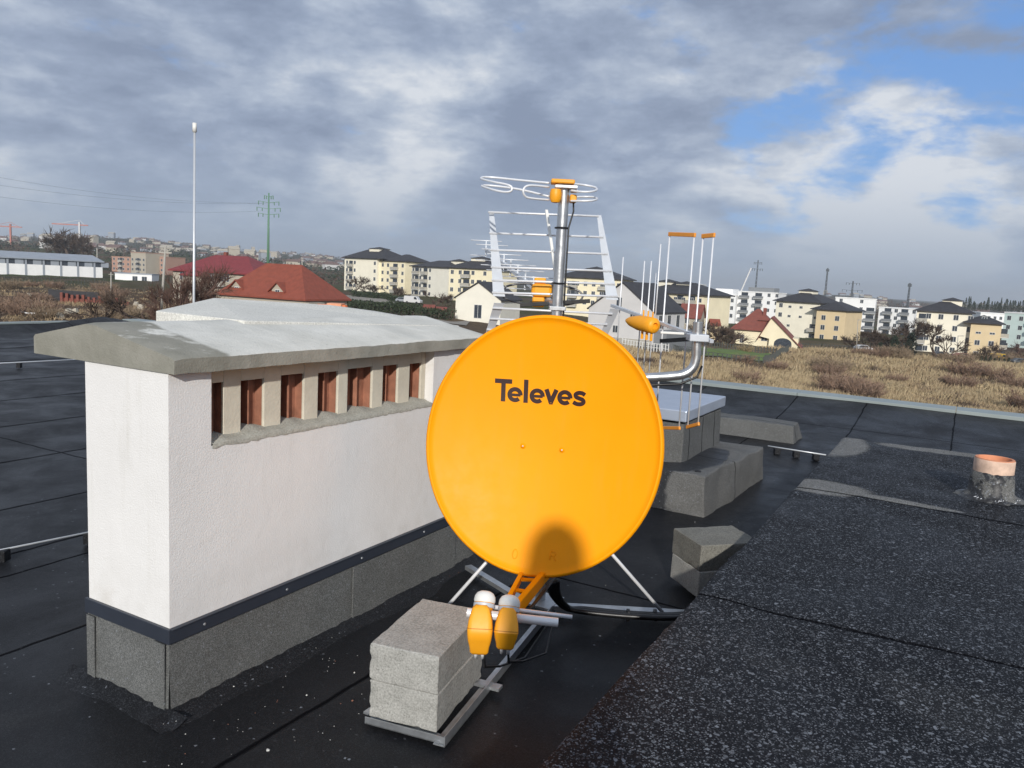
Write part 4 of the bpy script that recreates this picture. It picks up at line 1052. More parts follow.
    def balc(s, x, z, w=3.2, d=1.3, side='f', rail=None, off=0):
        if side == 'f': L = Matrix.Translation((x, off, z))
        elif side == 'r': L = Matrix.Translation((s.w-off, x, z)) @ Matrix.Rotation(pi/2, 4, 'Z')
        else: L = Matrix.Translation((off, s.d-x, z)) @ Matrix.Rotation(-pi/2, 4, 'Z')
        W = s.M @ L
        b = MB().box((-w/2, -d, -.12), (w/2, -.003, .03), W, 0)
        b.box((-w/2, -d, .032), (w/2, -d+.07, .95), W, 1).box((-w/2, -d+.072, .032), (-w/2+.06, -.01, .95), W, 1).box((w/2-.06, -d+.072, .032), (w/2, -.01, .95), W, 1)
        b.build('balcony', [M_FRM, rail or M_BALC], s.t)
        s2 = MB().box((-w*.36, -.03, .05), (w*.36, -.004, 2.15), W); s2.build('balcony_door', M_GLASS, s.t)
    def lantern(s, x, y, z, r=2.2, hh=.9):
        hh *= .5
        MB().box((x-r, y-r, z-1), (x+r, y+r, z+hh), s.M).build('roof_lantern', M_CRM, s.t)
        a = r+.5; V = [(x-a, y-a, z+hh+.002), (x+a, y-a, z+hh+.002), (x+a, y+a, z+hh+.002), (x-a, y+a, z+hh+.002), (x, y, z+hh+.8)]
        MB().add([s.M @ Vector(v) for v in V], [(3, 2, 1, 0), (0, 1, 4), (1, 2, 4), (2, 3, 4), (3, 0, 4)]).build('lantern_roof', M_DROOF, s.t)
    def chim(s, x, y, z, h=1.4, w=.7, m=None): MB().box((x-w/2, y-w/2, z), (x+w/2, y+w/2, z+h), s.M).build('chimney', m or M_BROOF, s.t)
    def flat(s, m=None, hh=.35):
        MB().box((-.15, -.15, s.h+.002), (s.w+.15, s.d+.15, s.h+hh), s.M).build('roof', m or M_WHT, s.t)
def lin(a, b, n): return [a+(b-a)*(i+.5)/n for i in range(n)]
def buildings():
    R = random.Random(3)
    # yellow blocks with dark hipped roofs, left of the dish
    ga = 'yellow apartment blocks with dark hipped roofs'
    b = Bld('apartment_block', 'leftmost yellow four storey apartment block with dark hipped roof, end of the row', 'apartment block', (344, 289), 318, 376, 306, 15, 12.2, M_CRM, ga)
    b.grid(4, [1.6, 6.2, b.w-1.2], fh=2.95); [b.balc(3.9, .2+2.95*k, 3.0) for k in range(4)]; [b.balc(3, .2+2.95*k, 2.6, side='l') for k in range(4)]
    b.body(b.w, 1.5, b.w+14, 14, 11.6, M_YEL); o = 1.5
    for k in range(4):
        for x in (b.w+1.6, b.w+4.6, b.w+12.6): b.win(x, 1+2.8*k, off=o)
        b.balc(b.w+8.6, .2+2.8*k, 3.4, off=o)
    b.hip(M_DROOF, 4.2, .9, x1=b.w+3); b.hip(M_DROOF, 2.9, .8, x0=b.w+3, y0=1.5, x1=b.w+14, y1=14, z=11.6); b.lantern(b.w*.62, 7.5, b.h+3.6, 2.8)
    b = Bld('apartment_block', 'middle yellow apartment block of the row with stacked balconies left of the dish', 'apartment block', (411, 297), 292, 447, 276, 14, 11.0, M_LILW, ga)
    b.grid(4, [1.0, 5.4, 11.2], fh=2.75, h=1.3); [b.balc(x, .2+2.75*k, 3.2) for k in range(4) for x in (3.2, 8.4)]
    b.hip(M_DROOF, 2.6, .8); b.lantern(b.w*.86, 7, b.h+2.2, 2.0, .7)
    b = Bld('apartment_block', 'yellow apartment block of the row nearest the dish, behind the white gabled house', 'apartment block', (448, 303), 262, 494, 254, 15, 11.4, M_YEL, ga)
    b.grid(4, [1.2, 4.2, 9.0, 13.4], fh=2.8); [b.balc(6.6, .2+2.8*k, 3.2) for k in range(4)]; [b.balc(11.4, .2+2.8*k, 2.4) for k in range(3)]
    b.hip(M_DROOF, 3.6, .9); b.lantern(b.w*.45, 7.5, b.h+3.0, 2.6)
    b = Bld('apartment_block', 'yellow apartment block with dark roof behind the grid antenna', 'apartment block', (556, 306), 250, 622, 243, 15, 9.0, M_YEL, ga)
    b.grid(3, lin(0, b.w, 8), fh=2.8); [b.balc(x, .2+2.8*k, 2.8) for k in range(3) for x in (5.2, 14.6)]
    b.hip(M_DROOF, 3.2, .9); b.lantern(b.w*.5, 7.5, b.h+2.6, 2.4)
    b = Bld('apartment_block', 'yellow apartment block with dark roof between the large grey gabled house and the white flats', 'apartment block', (640, 318), 236, 704, 222, 15, 7.6, M_YEL, ga)
    b.grid(3, lin(0, b.w, 8), z0=.6, fh=2.5, h=1.2); [b.balc(x, .2+2.5*k, 2.8) for k in range(3) for x in (8.0, 13.0, 16.8)]
    b.hip(M_DROOF, 3.4, .9); b.lantern(b.w*.2, 7.5, b.h+2.9, 2.4); b.lantern(b.w*.5, 7.5, b.h+2.7, 2.2, .6)
    # right of the dish
    b = Bld('apartment_block', 'yellow apartment block with dark roof behind the red roofed house', 'apartment block', (773, 338), 252, 821, 243, 16, 11.6, M_CRM, ga)
    b.grid(4, [1.6], fh=2.9); b.grid(4, [4.5, 8.0, 12.6], fh=2.9, w=1.0, h=.8, skip=.35); [b.balc(12.2, .2+2.9*k, 3) for k in range(2)]
    b.body(b.w, -2.5, b.w+8.6, 12, 9.8, M_OCH)
    for k in range(3):
        for x in (b.w+2.2, b.w+6.2): b.win(x, 1+2.9*k, 1.3, 1.5, off=-2.5)
    b.hip(M_DROOF, 3.6, .9); b.hip(M_DROOF, 2.6, .8, x0=b.w-1, y0=-2.5, x1=b.w+8.6, y1=12, z=9.8); b.lantern(b.w*.5, 7.5, b.h+3.2, 2.2, .8)
    b = Bld('apartment_block', 'rightmost yellow apartment block with dark roof behind the big bare tree', 'apartment block', (912, 354), 208, 974, 202, 15, 11.2, M_CRM, ga)
    b.grid(4, [5.6, 9.0, 12.2, 15.2], z0=1.1, fh=2.75, w=1.2, h=1.4); [b.balc(1.4, .2+2.75*k, 2.4) for k in range(4)]; b.grid(4, [2.8], z0=1.1, fh=2.75)
    b.body(b.w, -1.6, b.w+6.6, 12, 9.0, M_OCH)
    for k in range(3):
        for x in (b.w+1.8, b.w+4.8): b.win(x, .8+2.8*k, 1.2, 1.3 if k < 2 else .6, off=-1.6)
        b.balc(b.w+7.4, .2+2.8*k, 2.0, .8, off=2)
    b.hip(M_DROOF, 3.1, .8); b.hip(M_DROOF, 2.0, .8, x0=b.w-1, y0=-1.6, x1=b.w+6.6, y1=12, z=9.0); b.lantern(b.w*.62, 7.5, b.h+2.7, 2.3, .8)
    # white flats
    gw = 'modern white flats in the distance'
    b = Bld('white_flats', 'white modern flats right of the vertical antenna rods', 'apartment block', (706, 318), 322, 736, 316, 14, 9.5, M_WHT, gw)
    b.grid(3, lin(0, b.w, 4), z0=.8, fh=3.0, w=1.2, h=1.6); b.flat(); b.body(2, 3, 9, 11, 12.0, M_WHT)
    b = Bld('white_flats', 'white modern flats with grey balconies behind the red roofed house', 'apartment block', (736, 320), 318, 777, 310, 14, 11.2, M_WHT, gw)
    [b.balc(x, .2+2.9*k, 3.6, rail=M_BALD) for k in range(4) for x in (2.6, 8.0)]; b.grid(4, [12.0, 15.0], fh=2.9); b.flat(); b.body(3, 3, 13, 11, 13.2, M_BALD)
    b = Bld('white_flats', 'tall white block of flats with grey balconies right of the yellow block', 'apartment block', (832, 334), 306, 876, 300, 14, 13.8, M_WHT, gw)
    [b.balc(x, .2+2.8*k, 3.8, rail=M_BALD) for k in range(4) for x in (5.8, 12.4)]; b.grid(5, [2.0, 9.2], fh=2.8); b.flat()
    b = Bld('white_flats', 'lower white flats with grey balconies left of the rightmost yellow block', 'apartment block', (876, 336), 300, 916, 292, 14, 10.6, M_WHT, gw)
    [b.balc(x, .2+2.75*k, 3.2, rail=M_BALD) for k in range(4) for x in (3.2, 9.0)]; b.grid(4, [6.1, 12.2], fh=2.7, skip=.15); b.flat()
    b = Bld('white_flats', 'mint and white flats at the right edge', 'apartment block', (1000, 350), 250, 1066, 236, 14, 11.6, M_MINT, gw)
    b.grid(4, [1.5, 5, 14, 18], fh=2.8); [b.balc(9.5, .2+2.8*k, 3.6, rail=M_BALD) for k in range(4)]; b.flat(); b.body(6.5, 2, b.w, 13, 12.6, M_WHT)
    b = Bld('white_flats', 'far low white flats behind the rightmost yellow block', 'apartment block', (978, 335), 330, 1012, 330, 14, 9.0, M_WHT, gw)
    b.grid(3, lin(0, b.w, 5), fh=2.8); b.flat()
    b = Bld('white_flats', 'far white flats seen between the grey gabled house and the yellow block', 'apartment block', (676, 300), 420, 700, 415, 14, 8.5, M_WHT, gw)
    b.grid(3, lin(0, b.w, 4), z0=.5, fh=2.8); b.flat()
    # houses
    b = Bld('gabled_house', 'cream gabled house with dark roof left of the antenna mast', 'house', (455, 319), 152, 501, 149, 11, 4.1, M_LILW)
    b.win(4.6, .4, 1.6, 2.6); b.gable(M_DROOF, 3.0, .35, 'y'); b.body(-.9, 8, 2, 13, 4.0, M_LILW); b.chim(2.2, 8, 5.0, 2.0)
    b = Bld('gabled_house', 'large pale grey gabled house with dark roof and side balcony behind the vertical antenna', 'house', (587, 338), 137, 656, 130.5, 13.5, 5.1, M_GRYW)
    b.gable(M_DROOF, 4.6, .25, 'y', peak=.5)
    b.win(5.6, 5.4, 1.1, 1.9); b.win(8.2, 3.9, 1.0, 1.2); b.win(5.2, 1.3, 1.0, 1.3)
    for x in (2.4, 6.2, 10.2): b.win(x, 2.4, 1.5, 2.3, side='r')
    MB().box((.2, -2.2, -3), (12.5, -.01, 2.2), b.M @ T(b.w, 0, 0, pi/2)).build('balcony', M_BALD, b.t)
    b.body(0.5, -.12, b.w-.4, -.004, .55, M_BALC)
    b = Bld('red_roofed_house', 'yellow house with brick red roof and arched porch behind the dry field', 'house', (733, 343), 196, 773, 193, 9.5, 3.4, M_YEL)
    b.hip(M_BROOF, 5.2, .8, x1=b.w+1.5); b.body(b.w, -1.2, b.w+6.6, 8.5, 2.2, M_YEL)
    b.gable(M_BROOF, 4.6, .5, 'y', x0=b.w-2.2, x1=b.w+7.2, y0=-1.2, y1=8.8, z=2.2, wall=M_YEL, peak=.25, zr=.2)
    b.win(2.0, .2, 1.0, 2.0); b.win(7.2, 1.0, 1.5, 1.3)
    MB().box((5.6, 1.6, 3.9), (8.6, 4.5, 5.9), b.M).build('dormer', M_LILW, b.t); b.win(7.1, 4.3, 1.5, 1.2, off=1.58)
    MB().box((5.3, 1.1, 5.905), (8.9, 5.6, 6.1), b.M).build('dormer_roof', M_BROOF, b.t)
    b.chim(b.w-1.8, 3.2, 5.5, 3.4, .8)
    ar = MB(); pts = [Vector((b.w+1.2, -1.22, -.4))]+[Vector((b.w+3.2-2.0*cos(pi*i/10), -1.22, .8+1.3*sin(pi*i/10))) for i in range(11)]+[Vector((b.w+5.2, -1.22, -.4))]
    ar.hexa([b.M @ p for p in pts], [b.M @ (p+Vector((0, -.05, 0))) for p in pts]); ar.build('porch_arch', M_GLASS, b.t)
    b = Bld('red_roofed_house', 'partly hidden small red roofed house behind the vertical antenna rods', 'house', (679, 326), 214, 701, 212, 8, 2.6, M_BEI)
    b.gable(M_BROOF, 3.2, .5, 'x'); b.win(2, .8); b.win(4.6, .8)
    b = Bld('garden_shed', 'small red roofed garden shed between bare bushes left of the yellow red roofed house', 'shed', (711, 330), 205, 722, 205, 3, 1.3, M_OCH)
    b.gable(M_OROOF, 1.3, .3, 'x')
    b = Bld('red_roofed_house', 'beige house with a shiny crimson hipped roof left behind the lightning rod', 'house', (173, 297), 166, 254, 160, 12, 5.4, M_BEI)
    b.hip(M_RROOF, 3.7, .7, y1=12); b.grid(2, [2.4, 9.5, 13.2], z0=.9, fh=2.8, w=1.3, h=1.6)
    b.body(4.4, -2.2, 8.8, -.01, 4.6, M_BEI); b.hip(M_RROOF, 1.7, .5, x0=4.4, y0=-2.2, x1=8.8, y1=3, z=4.6); b.balc(11.4, 2.9, 3); b.chim(8, 6.5, 8, 1.8)
    b.win(6.6, 1.6, 2.0, 1.3, off=-2.2)
    b = Bld('orange_roofed_house', 'low house under a big orange red tiled roof with pointed dormers behind the chimney cap', 'house', (219, 307), 124, 305, 117, 10, 1.9, M_BEI)
    b.hip(M_OROOF, 5.2, .5)
    for x, y in ((3.0, .6), (11.2, .4)):
        MB().hexa([b.M @ Vector(v) for v in ((x-1.1, y, 1.6), (x+1.1, y, 1.6), (x+1.1, y, 3.2), (x, y, 4.2), (x-1.1, y, 3.2))], [b.M @ Vector(v) for v in ((x-1.1, y+4, 1.6), (x+1.1, y+4, 1.6), (x+1.1, y+4, 3.2), (x, y+4, 4.2), (x-1.1, y+4, 3.2))]).build('dormer', M_BEI, b.t)
        for sx in (-1, 1): MB().hexa([b.M @ Vector(v) for v in ((x, y-.4, 4.25), (x+sx*1.6, y-.4, 2.85), (x+sx*1.6, y+4, 2.85), (x, y+4, 4.25))], [b.M @ Vector(v) for v in ((x, y-.4, 4.42), (x+sx*1.6, y-.4, 3.02), (x+sx*1.6, y+4, 3.02), (x, y+4, 4.42))]).build('dormer_roof', M_OROOF, b.t)
        b.win(x, 2.1, .9, 1.2, off=y-.01)
    for x in (5.6, 6.9, 8.3):
        z = 3.5; MB().bar(b.M @ Vector((x, 1.55, z)), b.M @ Vector((x, 2.25, z+.72)), .6, .08).build('skylight', M_FRM, b.t)
    b.body(b.w-2.5, -.6, b.w+1.2, 3, 1.7, M_BEI)
    # warehouse
    b = Bld('warehouse', 'long low white warehouse with grey sheet roof at the far left', 'warehouse', (-60, 277), 282, 103, 318, 30, 5.8, M_WHT)
    MB().box((0, .25, b.h+.001), (b.w, 30, b.h+1.9), b.M).build('clerestory_band', M_GLASS, b.t)
    for x in lin(0, b.w, 9): MB().box((x-.35, -.12, -1), (x+.35, -.004, b.h+1.9), b.M).build('pillar', M_SROOF, b.t)
    for x in lin(0, b.w, 9)[::1]: MB().box((x+2.4, .02, b.h+.004), (x+5.2, .22, b.h+1.85), b.M).build('clerestory_panel', M_SROOF, b.t)
    MB().hexa([b.M @ Vector(v) for v in ((-.5, -.7, b.h+1.92), (b.w+.5, -.7, b.h+1.92), (b.w+.5, 31, b.h+1.92), (-.5, 31, b.h+1.92))], [b.M @ Vector(v) for v in ((-.5, -.7, b.h+2.3), (b.w+.5, -.7, b.h+2.3), (b.w+.5, 15, b.h+4.6), (-.5, 15, b.h+4.6))]).build('roof', M_SROOF, b.t)
    b = Bld('garage_row', 'low white garages beside the warehouse end', 'garages', (115, 281), 300, 152, 300, 6, 2.9, M_WHT)
    [b.win(x, .1, 2.0, 2.1) for x in (7.5, 11)]; b.flat(M_SROOF)
    gp = 'pinkish blocks of flats left of the crimson roofed house'
    for i, (x0, x1, py, D, h, lab) in enumerate(((112, 131, 276, 440, 10.5, 'reddish block of flats nearest the warehouse'), (131, 146, 277, 430, 13, 'taller reddish block of flats behind the garages'), (147, 164, 277, 436, 11, 'reddish block of flats right behind the leaning pole'))):
        b = Bld('block_of_flats', lab, 'apartment block', (x0, py), D, x1, D-6, 14, h, [M_PINK, M_BEI, M_PINK][i], gp)
        b.grid(4, lin(0, b.w, 4), z0=.9, fh=2.6, w=1.4, h=1.4); [b.balc(b.w*.5, .2+2.6*k, 2.6) for k in range(4)]; b.flat(M_PINK)
    # unfinished brick foundation posts
    P = G(62, 303); Q = G(128, 307)
    t = thing('unfinished_brick_wall', 'row of unfinished red brown brick posts in the scrub at the left', 'brick wall', T(P))
    for i in range(13):
        p = P.lerp(Q, i/12); p.z = terr(p.x, p.y); MB().box((p.x-.22, p.y-.22, p.z-.4), (p.x+.22, p.y+.22, p.z+1.9-.1*i+R.uniform(-.2, .2))).build('brick_post', M_BROOF, t)
    MB().bar(P+Vector((0, .3, .4)), Q+Vector((0, .3, .2)), .3, 1.0).build('low_wall', M_BROOF, t)
    MB().bar(P+Vector((-3, 1.4, 1.2)), P.lerp(Q, .5)+Vector((0, 1.4, 1.1)), .3, 1.9).build('low_wall', M_DROOF, t)
    t = thing('plank_pile', 'pile of pale planks lying in the scrub left', 'planks', T(G(35, 315)))
    for k in range(4):
        p = G(20+k*3, 314+k*.6); q = G(46+k*2, 314.6+k*.6); p.z += .3; q.z += .3; MB().bar(p, q, .35, .12).build('plank', M_WHT, t)
    for k, (px, py) in enumerate(((60, 318), (68, 314), (74, 313), (104, 315), (109, 314), (136, 306), (141, 309), (30, 297), (52, 284))):
        p = G(px, py); m = MB(); n = 9; s_ = R.uniform(.45, .9)
        m.hexa([p+Vector((cos(2*pi*i/n)*s_*R.uniform(.8, 1.2), sin(2*pi*i/n)*s_, -.2)) for i in range(n)], [p+Vector((cos(2*pi*i/n)*s_*.6*R.uniform(.7, 1.2), sin(2*pi*i/n)*s_*.6, R.uniform(.4, .8))) for i in range(n)])
        tag(m.build('rubble_heap', M_BEI), 'pale rubble heap in the brown scrub at the left', 'rubble', 'rubble heaps in the scrub')
buildings()
# ------------------------------------------------------------------ poles, pylons, cranes
def masts():
    M_GRN = nmat('green_pylon_paint', (.10, .22, .13), .6, .1, .3); M_DK = nmat('dark_pylon_steel', (.10, .115, .13), .6, .1, .3); M_PALE = nmat('pale_weathered_pole', (.36, .34, .30), .8, .1, 2)
    M_CR = nmat('crane_red', (.45, .16, .12), .6, .1, .3); M_CW = nmat('crane_white', (.6, .6, .6), .6, .1, .3)
    def pylon(pt, pb, D, m, arms, w0, w1, lab, solid=False, group=None):
        a = aty(*pt, D); b = aty(*pb, D); b.z = min(b.z, terr(b.x, D)); x = b.x; h = a.z-b.z
        t = thing('power_pylon', lab, 'pylon', T(x, D, b.z), group)
        if solid: MB().tube([(x, D, b.z), (x, D, a.z)], [w0, w1], 10).build('pole', m, t, smooth=True)
        else:
            mb = MB()
            for sx, sy in ((-1, -1), (1, -1), (1, 1), (-1, 1)): mb.bar((x+sx*w0, D+sy*w0, b.z), (x+sx*w1, D+sy*w1, a.z), w0*.3, w0*.3)
            n = 12
            for i in range(n):
                q0, q1 = i/n, (i+1)/n; r0 = w0+(w1-w0)*q0; r1 = w0+(w1-w0)*q1; z0 = b.z+h*q0; z1 = b.z+h*q1
                for (sx, sy, tx, ty) in ((-1, -1, 1, -1), (1, -1, 1, 1), (1, 1, -1, 1), (-1, 1, -1, -1)):
                    mb.bar((x+sx*r0, D+sy*r0, z0), (x+tx*r1, D+ty*r1, z1), w0*.16, w0*.16); mb.bar((x+tx*r0, D+ty*r0, z0), (x+sx*r1, D+sy*r1, z1), w0*.16, w0*.16)
            mb.build('lattice_tower', m, t)
        for (q, hw) in arms:
            z = b.z+h*q; c = MB().bar((x-hw, D, z+.25), (x, D, z-.35), .25, .22).bar((x, D, z-.35), (x+hw, D, z+.25), .25, .22).build('cross_arm', m, t)
            for s in (-1, -.55, .55, 1): MB().tube([(x+s*hw*.96, D, z+.1), (x+s*hw*.96, D, z-1.6)], .22, 6).build('insulator', m, c)
        return t
    pylon((270.5, 193), (268, 268), 415, M_GRN, ((.965, 2.3), (.90, 5.4), (.83, 6.2), (.765, 5.4)), .8, .32, 'tall green tubular power pylon with cross arms behind the orange roofed house', True)
    g = 'dark power pylons on the right skyline'
    pylon((757.5, 260), (755, 296), 620, M_DK, ((.95, 3), (.82, 4)), 0.6, .25, 'thin dark pylon beside the white crane', group=g)
    pylon((827, 268), (825, 296), 600, M_DK, ((.97, 1),), 0.65, .3, 'dark pylon above the yellow block with the ochre wing', group=g)
    pylon((853, 281), (851, 302), 700, M_DK, ((.93, 6), (.7, 9), (.5, 7)), 0.8, .35, 'distant wide armed pylon above the tall white flats', group=g)
    pylon((909.5, 283), (906, 318), 500, M_DK, ((.97, 1),), 0.6, .25, 'dark pylon left of the rightmost yellow block', group=g)
    def crane(pt, pb, D, jl, jr, m, lab, tilt=0):
        a = aty(*pt, D); b = aty(*pb, D); x = b.x; t = thing('tower_crane', lab, 'crane', T(x, D, b.z), 'tower cranes at the left')
        MB().bar((x, D, b.z-20), (x, D, a.z), 1.6, 1.6).build('crane_mast', M_CW if m else M_CR, t)
        l = aty(jl, pt[1]+3, D); r = aty(jr, pt[1]+3, D); z = a.z-3
        MB().bar((l.x, D, z), (r.x, D, z+tilt), 1.0, 1.0).build('jib', M_CR, t)
        MB().bar((l.x+(r.x-l.x)*.15, D, z+.2), (x, D, a.z+2), .3, .3).bar((x, D, a.z+2), (r.x-(r.x-l.x)*.1, D, z+.5), .3, .3).build('jib_tie', m and M_CW or M_CR, t)
    crane((12, 224), (11, 246), 900, -12, 22, 0, 'distant tower crane at the far left edge of the skyline')
    crane((79, 222), (80, 252), 820, 52, 88, 1, 'distant tower crane above the bare trees behind the warehouse')
    a = aty(741, 291, 600); b = aty(751, 268, 600); t = thing('mobile_crane', 'slanting pale crane boom above the white flats', 'crane', T(a))
    MB().bar(a-Vector((0, 0, 12)), a, 2, 2).build('crane_base', M_CW, t); MB().bar(a, b, .9, .9).build('boom', M_CW, t)
    def pole(pt, pb, D, r, m, lab, light=False):
        a = aty(*pt, D); b = aty(*pb, D); b.z = min(b.z, terr(b.x, D))
        t = thing('street_lamp' if light else 'utility_pole', lab, 'street lamp' if light else 'pole', T(b.x, D, b.z))
        MB().tube([b, a], [r*1.3, r*.8], 8).build('pole', m, t, smooth=True)
        if light: MB().bar(a, a+Vector((1.4, 0, .1)), .25, .15).build('lamp_head', m, t)
        else: MB().bar(a+Vector((-.5, 0, -.5)), a+Vector((.5, 0, -.5)), .12, .12).build('cross_arm', m, t)
    pole((165.5, 246), (157.5, 309), 62, .10, M_PALE, 'pale leaning wooden pole in front of the bare tree left')
    pole((111, 272), (111, 298), 170, .14, M_PALE, 'thin grey pole beside the unfinished brick posts')
    pole((97, 248), (97, 262), 330, .22, M_PALE, 'grey pole at the right end of the warehouse')
    pole((302, 259), (303, 279), 300, .25, M_PALE, 'pale pole right of the green pylon')
    pole((858, 320), (857, 345), 190, .09, M_PALE, 'street lamp at the edge of the dry field', True)
    pole((958, 336), (957, 356), 185, .09, M_PALE, 'street lamp in front of the rightmost yellow block', True)
    # power lines
    a = aty(268, 203, 415); t = thing('power_line', 'thin sagging power lines strung from the green pylon to the left', 'power line', T(a))
    for (px, py, qx, qy) in ((262, 203, -60, 166), (274, 203, -60, 176), (261, 211, -60, 188)):
        a = aty(px, py, 415); b = aty(qx, qy, 300)
        MB().tube([a.lerp(b, i/16)-Vector((0, 0, 9*4*(i/16)*(1-i/16)*.4)) for i in range(17)], .035, 4).build('cable', M_DK, t)
masts()
# ------------------------------------------------------------------ vegetation
def veg():
    R = random.Random(11)
    M_TW = nmat('brown_twigs', (.085, .058, .042), .9, .3, .5); M_TWP = nmat('reddish_twigs', (.115, .066, .05), .9, .3, .5); M_BARK = nmat('bark', (.10, .085, .07), .9, .3, 2)
    M_LEAF = nmat('evergreen_leaves', (.022, .036, .016), .8, .4, .8); M_LEAF2 = nmat('hedge_leaves', (.03, .045, .018), .8, .4, .8)
    def twig(mb, p, d, L, w, mi=0):
        s = d.cross(Vector((R.uniform(-1, 1), R.uniform(-1, 1), R.uniform(-1, 1)))); s = s.normalized()*w/2 if s.length > 1e-4 else Vector((w/2, 0, 0))
        q = p+d*L; s2 = s.cross(d).normalized()*w/2; mb.add([p-s, p+s, q], [(0, 1, 2)], mi); mb.add([p-s2, p+s2, q], [(0, 1, 2)], mi)
    def baretree(h, sp, lv=5, m=None, seed=0, name='branches', tw=.035):
        nonlocal R
        R = random.Random(seed); tr = MB(); cr = MB()
        def grow(p, d, L, r, k):
            q = p+d*L
            mid = p+d*L*.5+Vector((R.uniform(-.1, .1), R.uniform(-.1, .1), 0))*L
            (tr if k == lv else cr).tube([p, mid, q], [r, r*.85, r*.68], 6 if k >= lv-1 else 3, caps=False)
            if k == 0:
                for i in range(7):
                    dd = (d+Vector((R.gauss(0, .7), R.gauss(0, .7), R.gauss(.2, .5)))).normalized(); twig(cr, p+d*L*R.random(), dd, L*R.uniform(.7, 1.3), tw)
                return
            for i in range(R.choice((2, 3, 3))):
                dd = (d*1.0+Vector((R.gauss(0, sp), R.gauss(0, sp), R.gauss(.12, sp*.6)))).normalized()
                grow(p+d*L*R.uniform(.55, 1), dd, L*R.uniform(.62, .85), r*.62, k-1)
        grow(Vector((0, 0, -.3)), Vector((0, 0, 1)), h*.26, h*.022, lv)
        return tr, cr
    protos = {}
    def place(kind, px, py, D, hpx, lab, group, sx=1., m=None):
        p = aty(px, py, D); 
        if D < 400: p.z = terr(p.x, p.y)
        h = hpx*D/F; rz = R2.uniform(0, 6.28)
        if kind not in protos:
            v, sp, lv = {'a': (1, .5, 5), 'b': (2, .42, 5), 'c': (3, .62, 4), 'ar': (21, .40, 6), 'br': (22, .36, 6), 'cr': (23, .45, 5)}[kind]
            tr, cr = baretree(1., sp, lv, seed=v, tw=.006 if len(kind) == 1 else .0026)
            t = thing('bare_tree', lab, 'tree', Matrix(), group)
            tr.build('trunk', M_BARK, t); cr.build('crown', M_TW if len(kind) == 1 else M_TWP, t)
            zs = [q.z for q in cr.v]; protos[kind] = (t, max(zs))
            t.matrix_world = Matrix.Translation(p) @ Matrix.Rotation(rz, 4, 'Z') @ Matrix.Diagonal((h/max(zs)*sx, h/max(zs)*sx, h/max(zs), 1)); return
        t0, mz = protos[kind]
        c = dup(t0, None, Matrix.Translation(p) @ Matrix.Rotation(rz, 4, 'Z') @ Matrix.Diagonal((h/mz*sx, h/mz*sx, h/mz, 1)), lab); c['group'] = group
    R2 = random.Random(5)
    g = 'leafless trees'
    place('a', 936, 352, 172, 44, 'largest leafless tree in front of the rightmost yellow block', g, 1.15)
    place('b', 905, 352, 190, 40, 'leafless tree left of the big bare tree in front of white flats', g, .9)
    place('c', 888, 350, 188, 30, 'leafless tree before the lower white flats', g)
    place('b', 985, 358, 180, 20, 'small leafless tree before the ochre wing of the rightmost block', g, 1.2)
    place('cr', 1014, 357, 185, 24, 'reddish leafless tree at the right edge', g, 1.4)
    place('cr', 1003, 357, 190, 20, 'reddish leafless tree next to the right edge', g, 1.4)
    place('ar', 178, 316, 60, 112, 'reddish brown leafless tree between the leaning pole and crimson roof', g, .85)
    place('br', 163, 318, 66, 96, 'reddish brown leafless tree behind the leaning pole', g, .9)
    place('cr', 190, 316, 72, 72, 'low reddish leafless tree in front of the crimson roofed house', g, .9)
    place('c', 148, 312, 90, 48, 'leafless tree left of the leaning pole', g, 1.)
    for i, (px, py, D, h, lab) in enumerate(((52, 262, 430, 28, 'bare tree of the skyline clump, left end'), (60, 262, 440, 34, 'bare tree of the skyline clump, second from left'), (70, 262, 430, 36, 'tallest bare tree of the skyline clump behind the warehouse'), (80, 263, 440, 30, 'bare tree of the skyline clump beside the crane'), (89, 263, 430, 24, 'bare tree of the skyline clump, right end'))):
        place('abcab'[i], px, py, D, h, lab, g, 1.1)
    for i, (px, py, D, h) in enumerate(((694, 344, 180, 22), (703, 344, 176, 26), (712, 344, 178, 20), (720, 344, 182, 24), (728, 342, 186, 18), (866, 346, 200, 20), (876, 348, 196, 24), (852, 344, 205, 16), (362, 296, 250, 14), (374, 297, 246, 16), (386, 298, 244, 14), (398, 299, 240, 14), (356, 284, 290, 18), (432, 305, 200, 16), (441, 308, 195, 14))):
        place('bca'[i % 3], px, py, D, h, 'small brown leafless tree among houses and gardens', 'small garden trees', 1.2)
    # evergreens
    def evergreen(w, h, n, seed, taper=.6, s=.28):
        rr = random.Random(seed); mb = MB()
        for i in range(n):
            z = rr.random()**.9; r = (1-z)**taper*(.75+.35*noise.noise(Vector((seed, z*5, 0)))); a = rr.random()*6.28; q = r*sqrt(rr.uniform(.3, 1))
            q *= 1+.35*noise.noise(Vector((cos(a)*2, sin(a)*2, z*4+seed)))
            p = Vector((cos(a)*q*w/2, sin(a)*q*w/2, z*h)); u = Vector((rr.gauss(0, 1), rr.gauss(0, 1), rr.gauss(0, .8))).normalized()*s; v = Vector((rr.gauss(0, 1), rr.gauss(0, 1), rr.gauss(0, 1))).normalized()*s
            mb.add([p, p+u, p+v], [(0, 1, 2)])
        return mb
    ev = {}
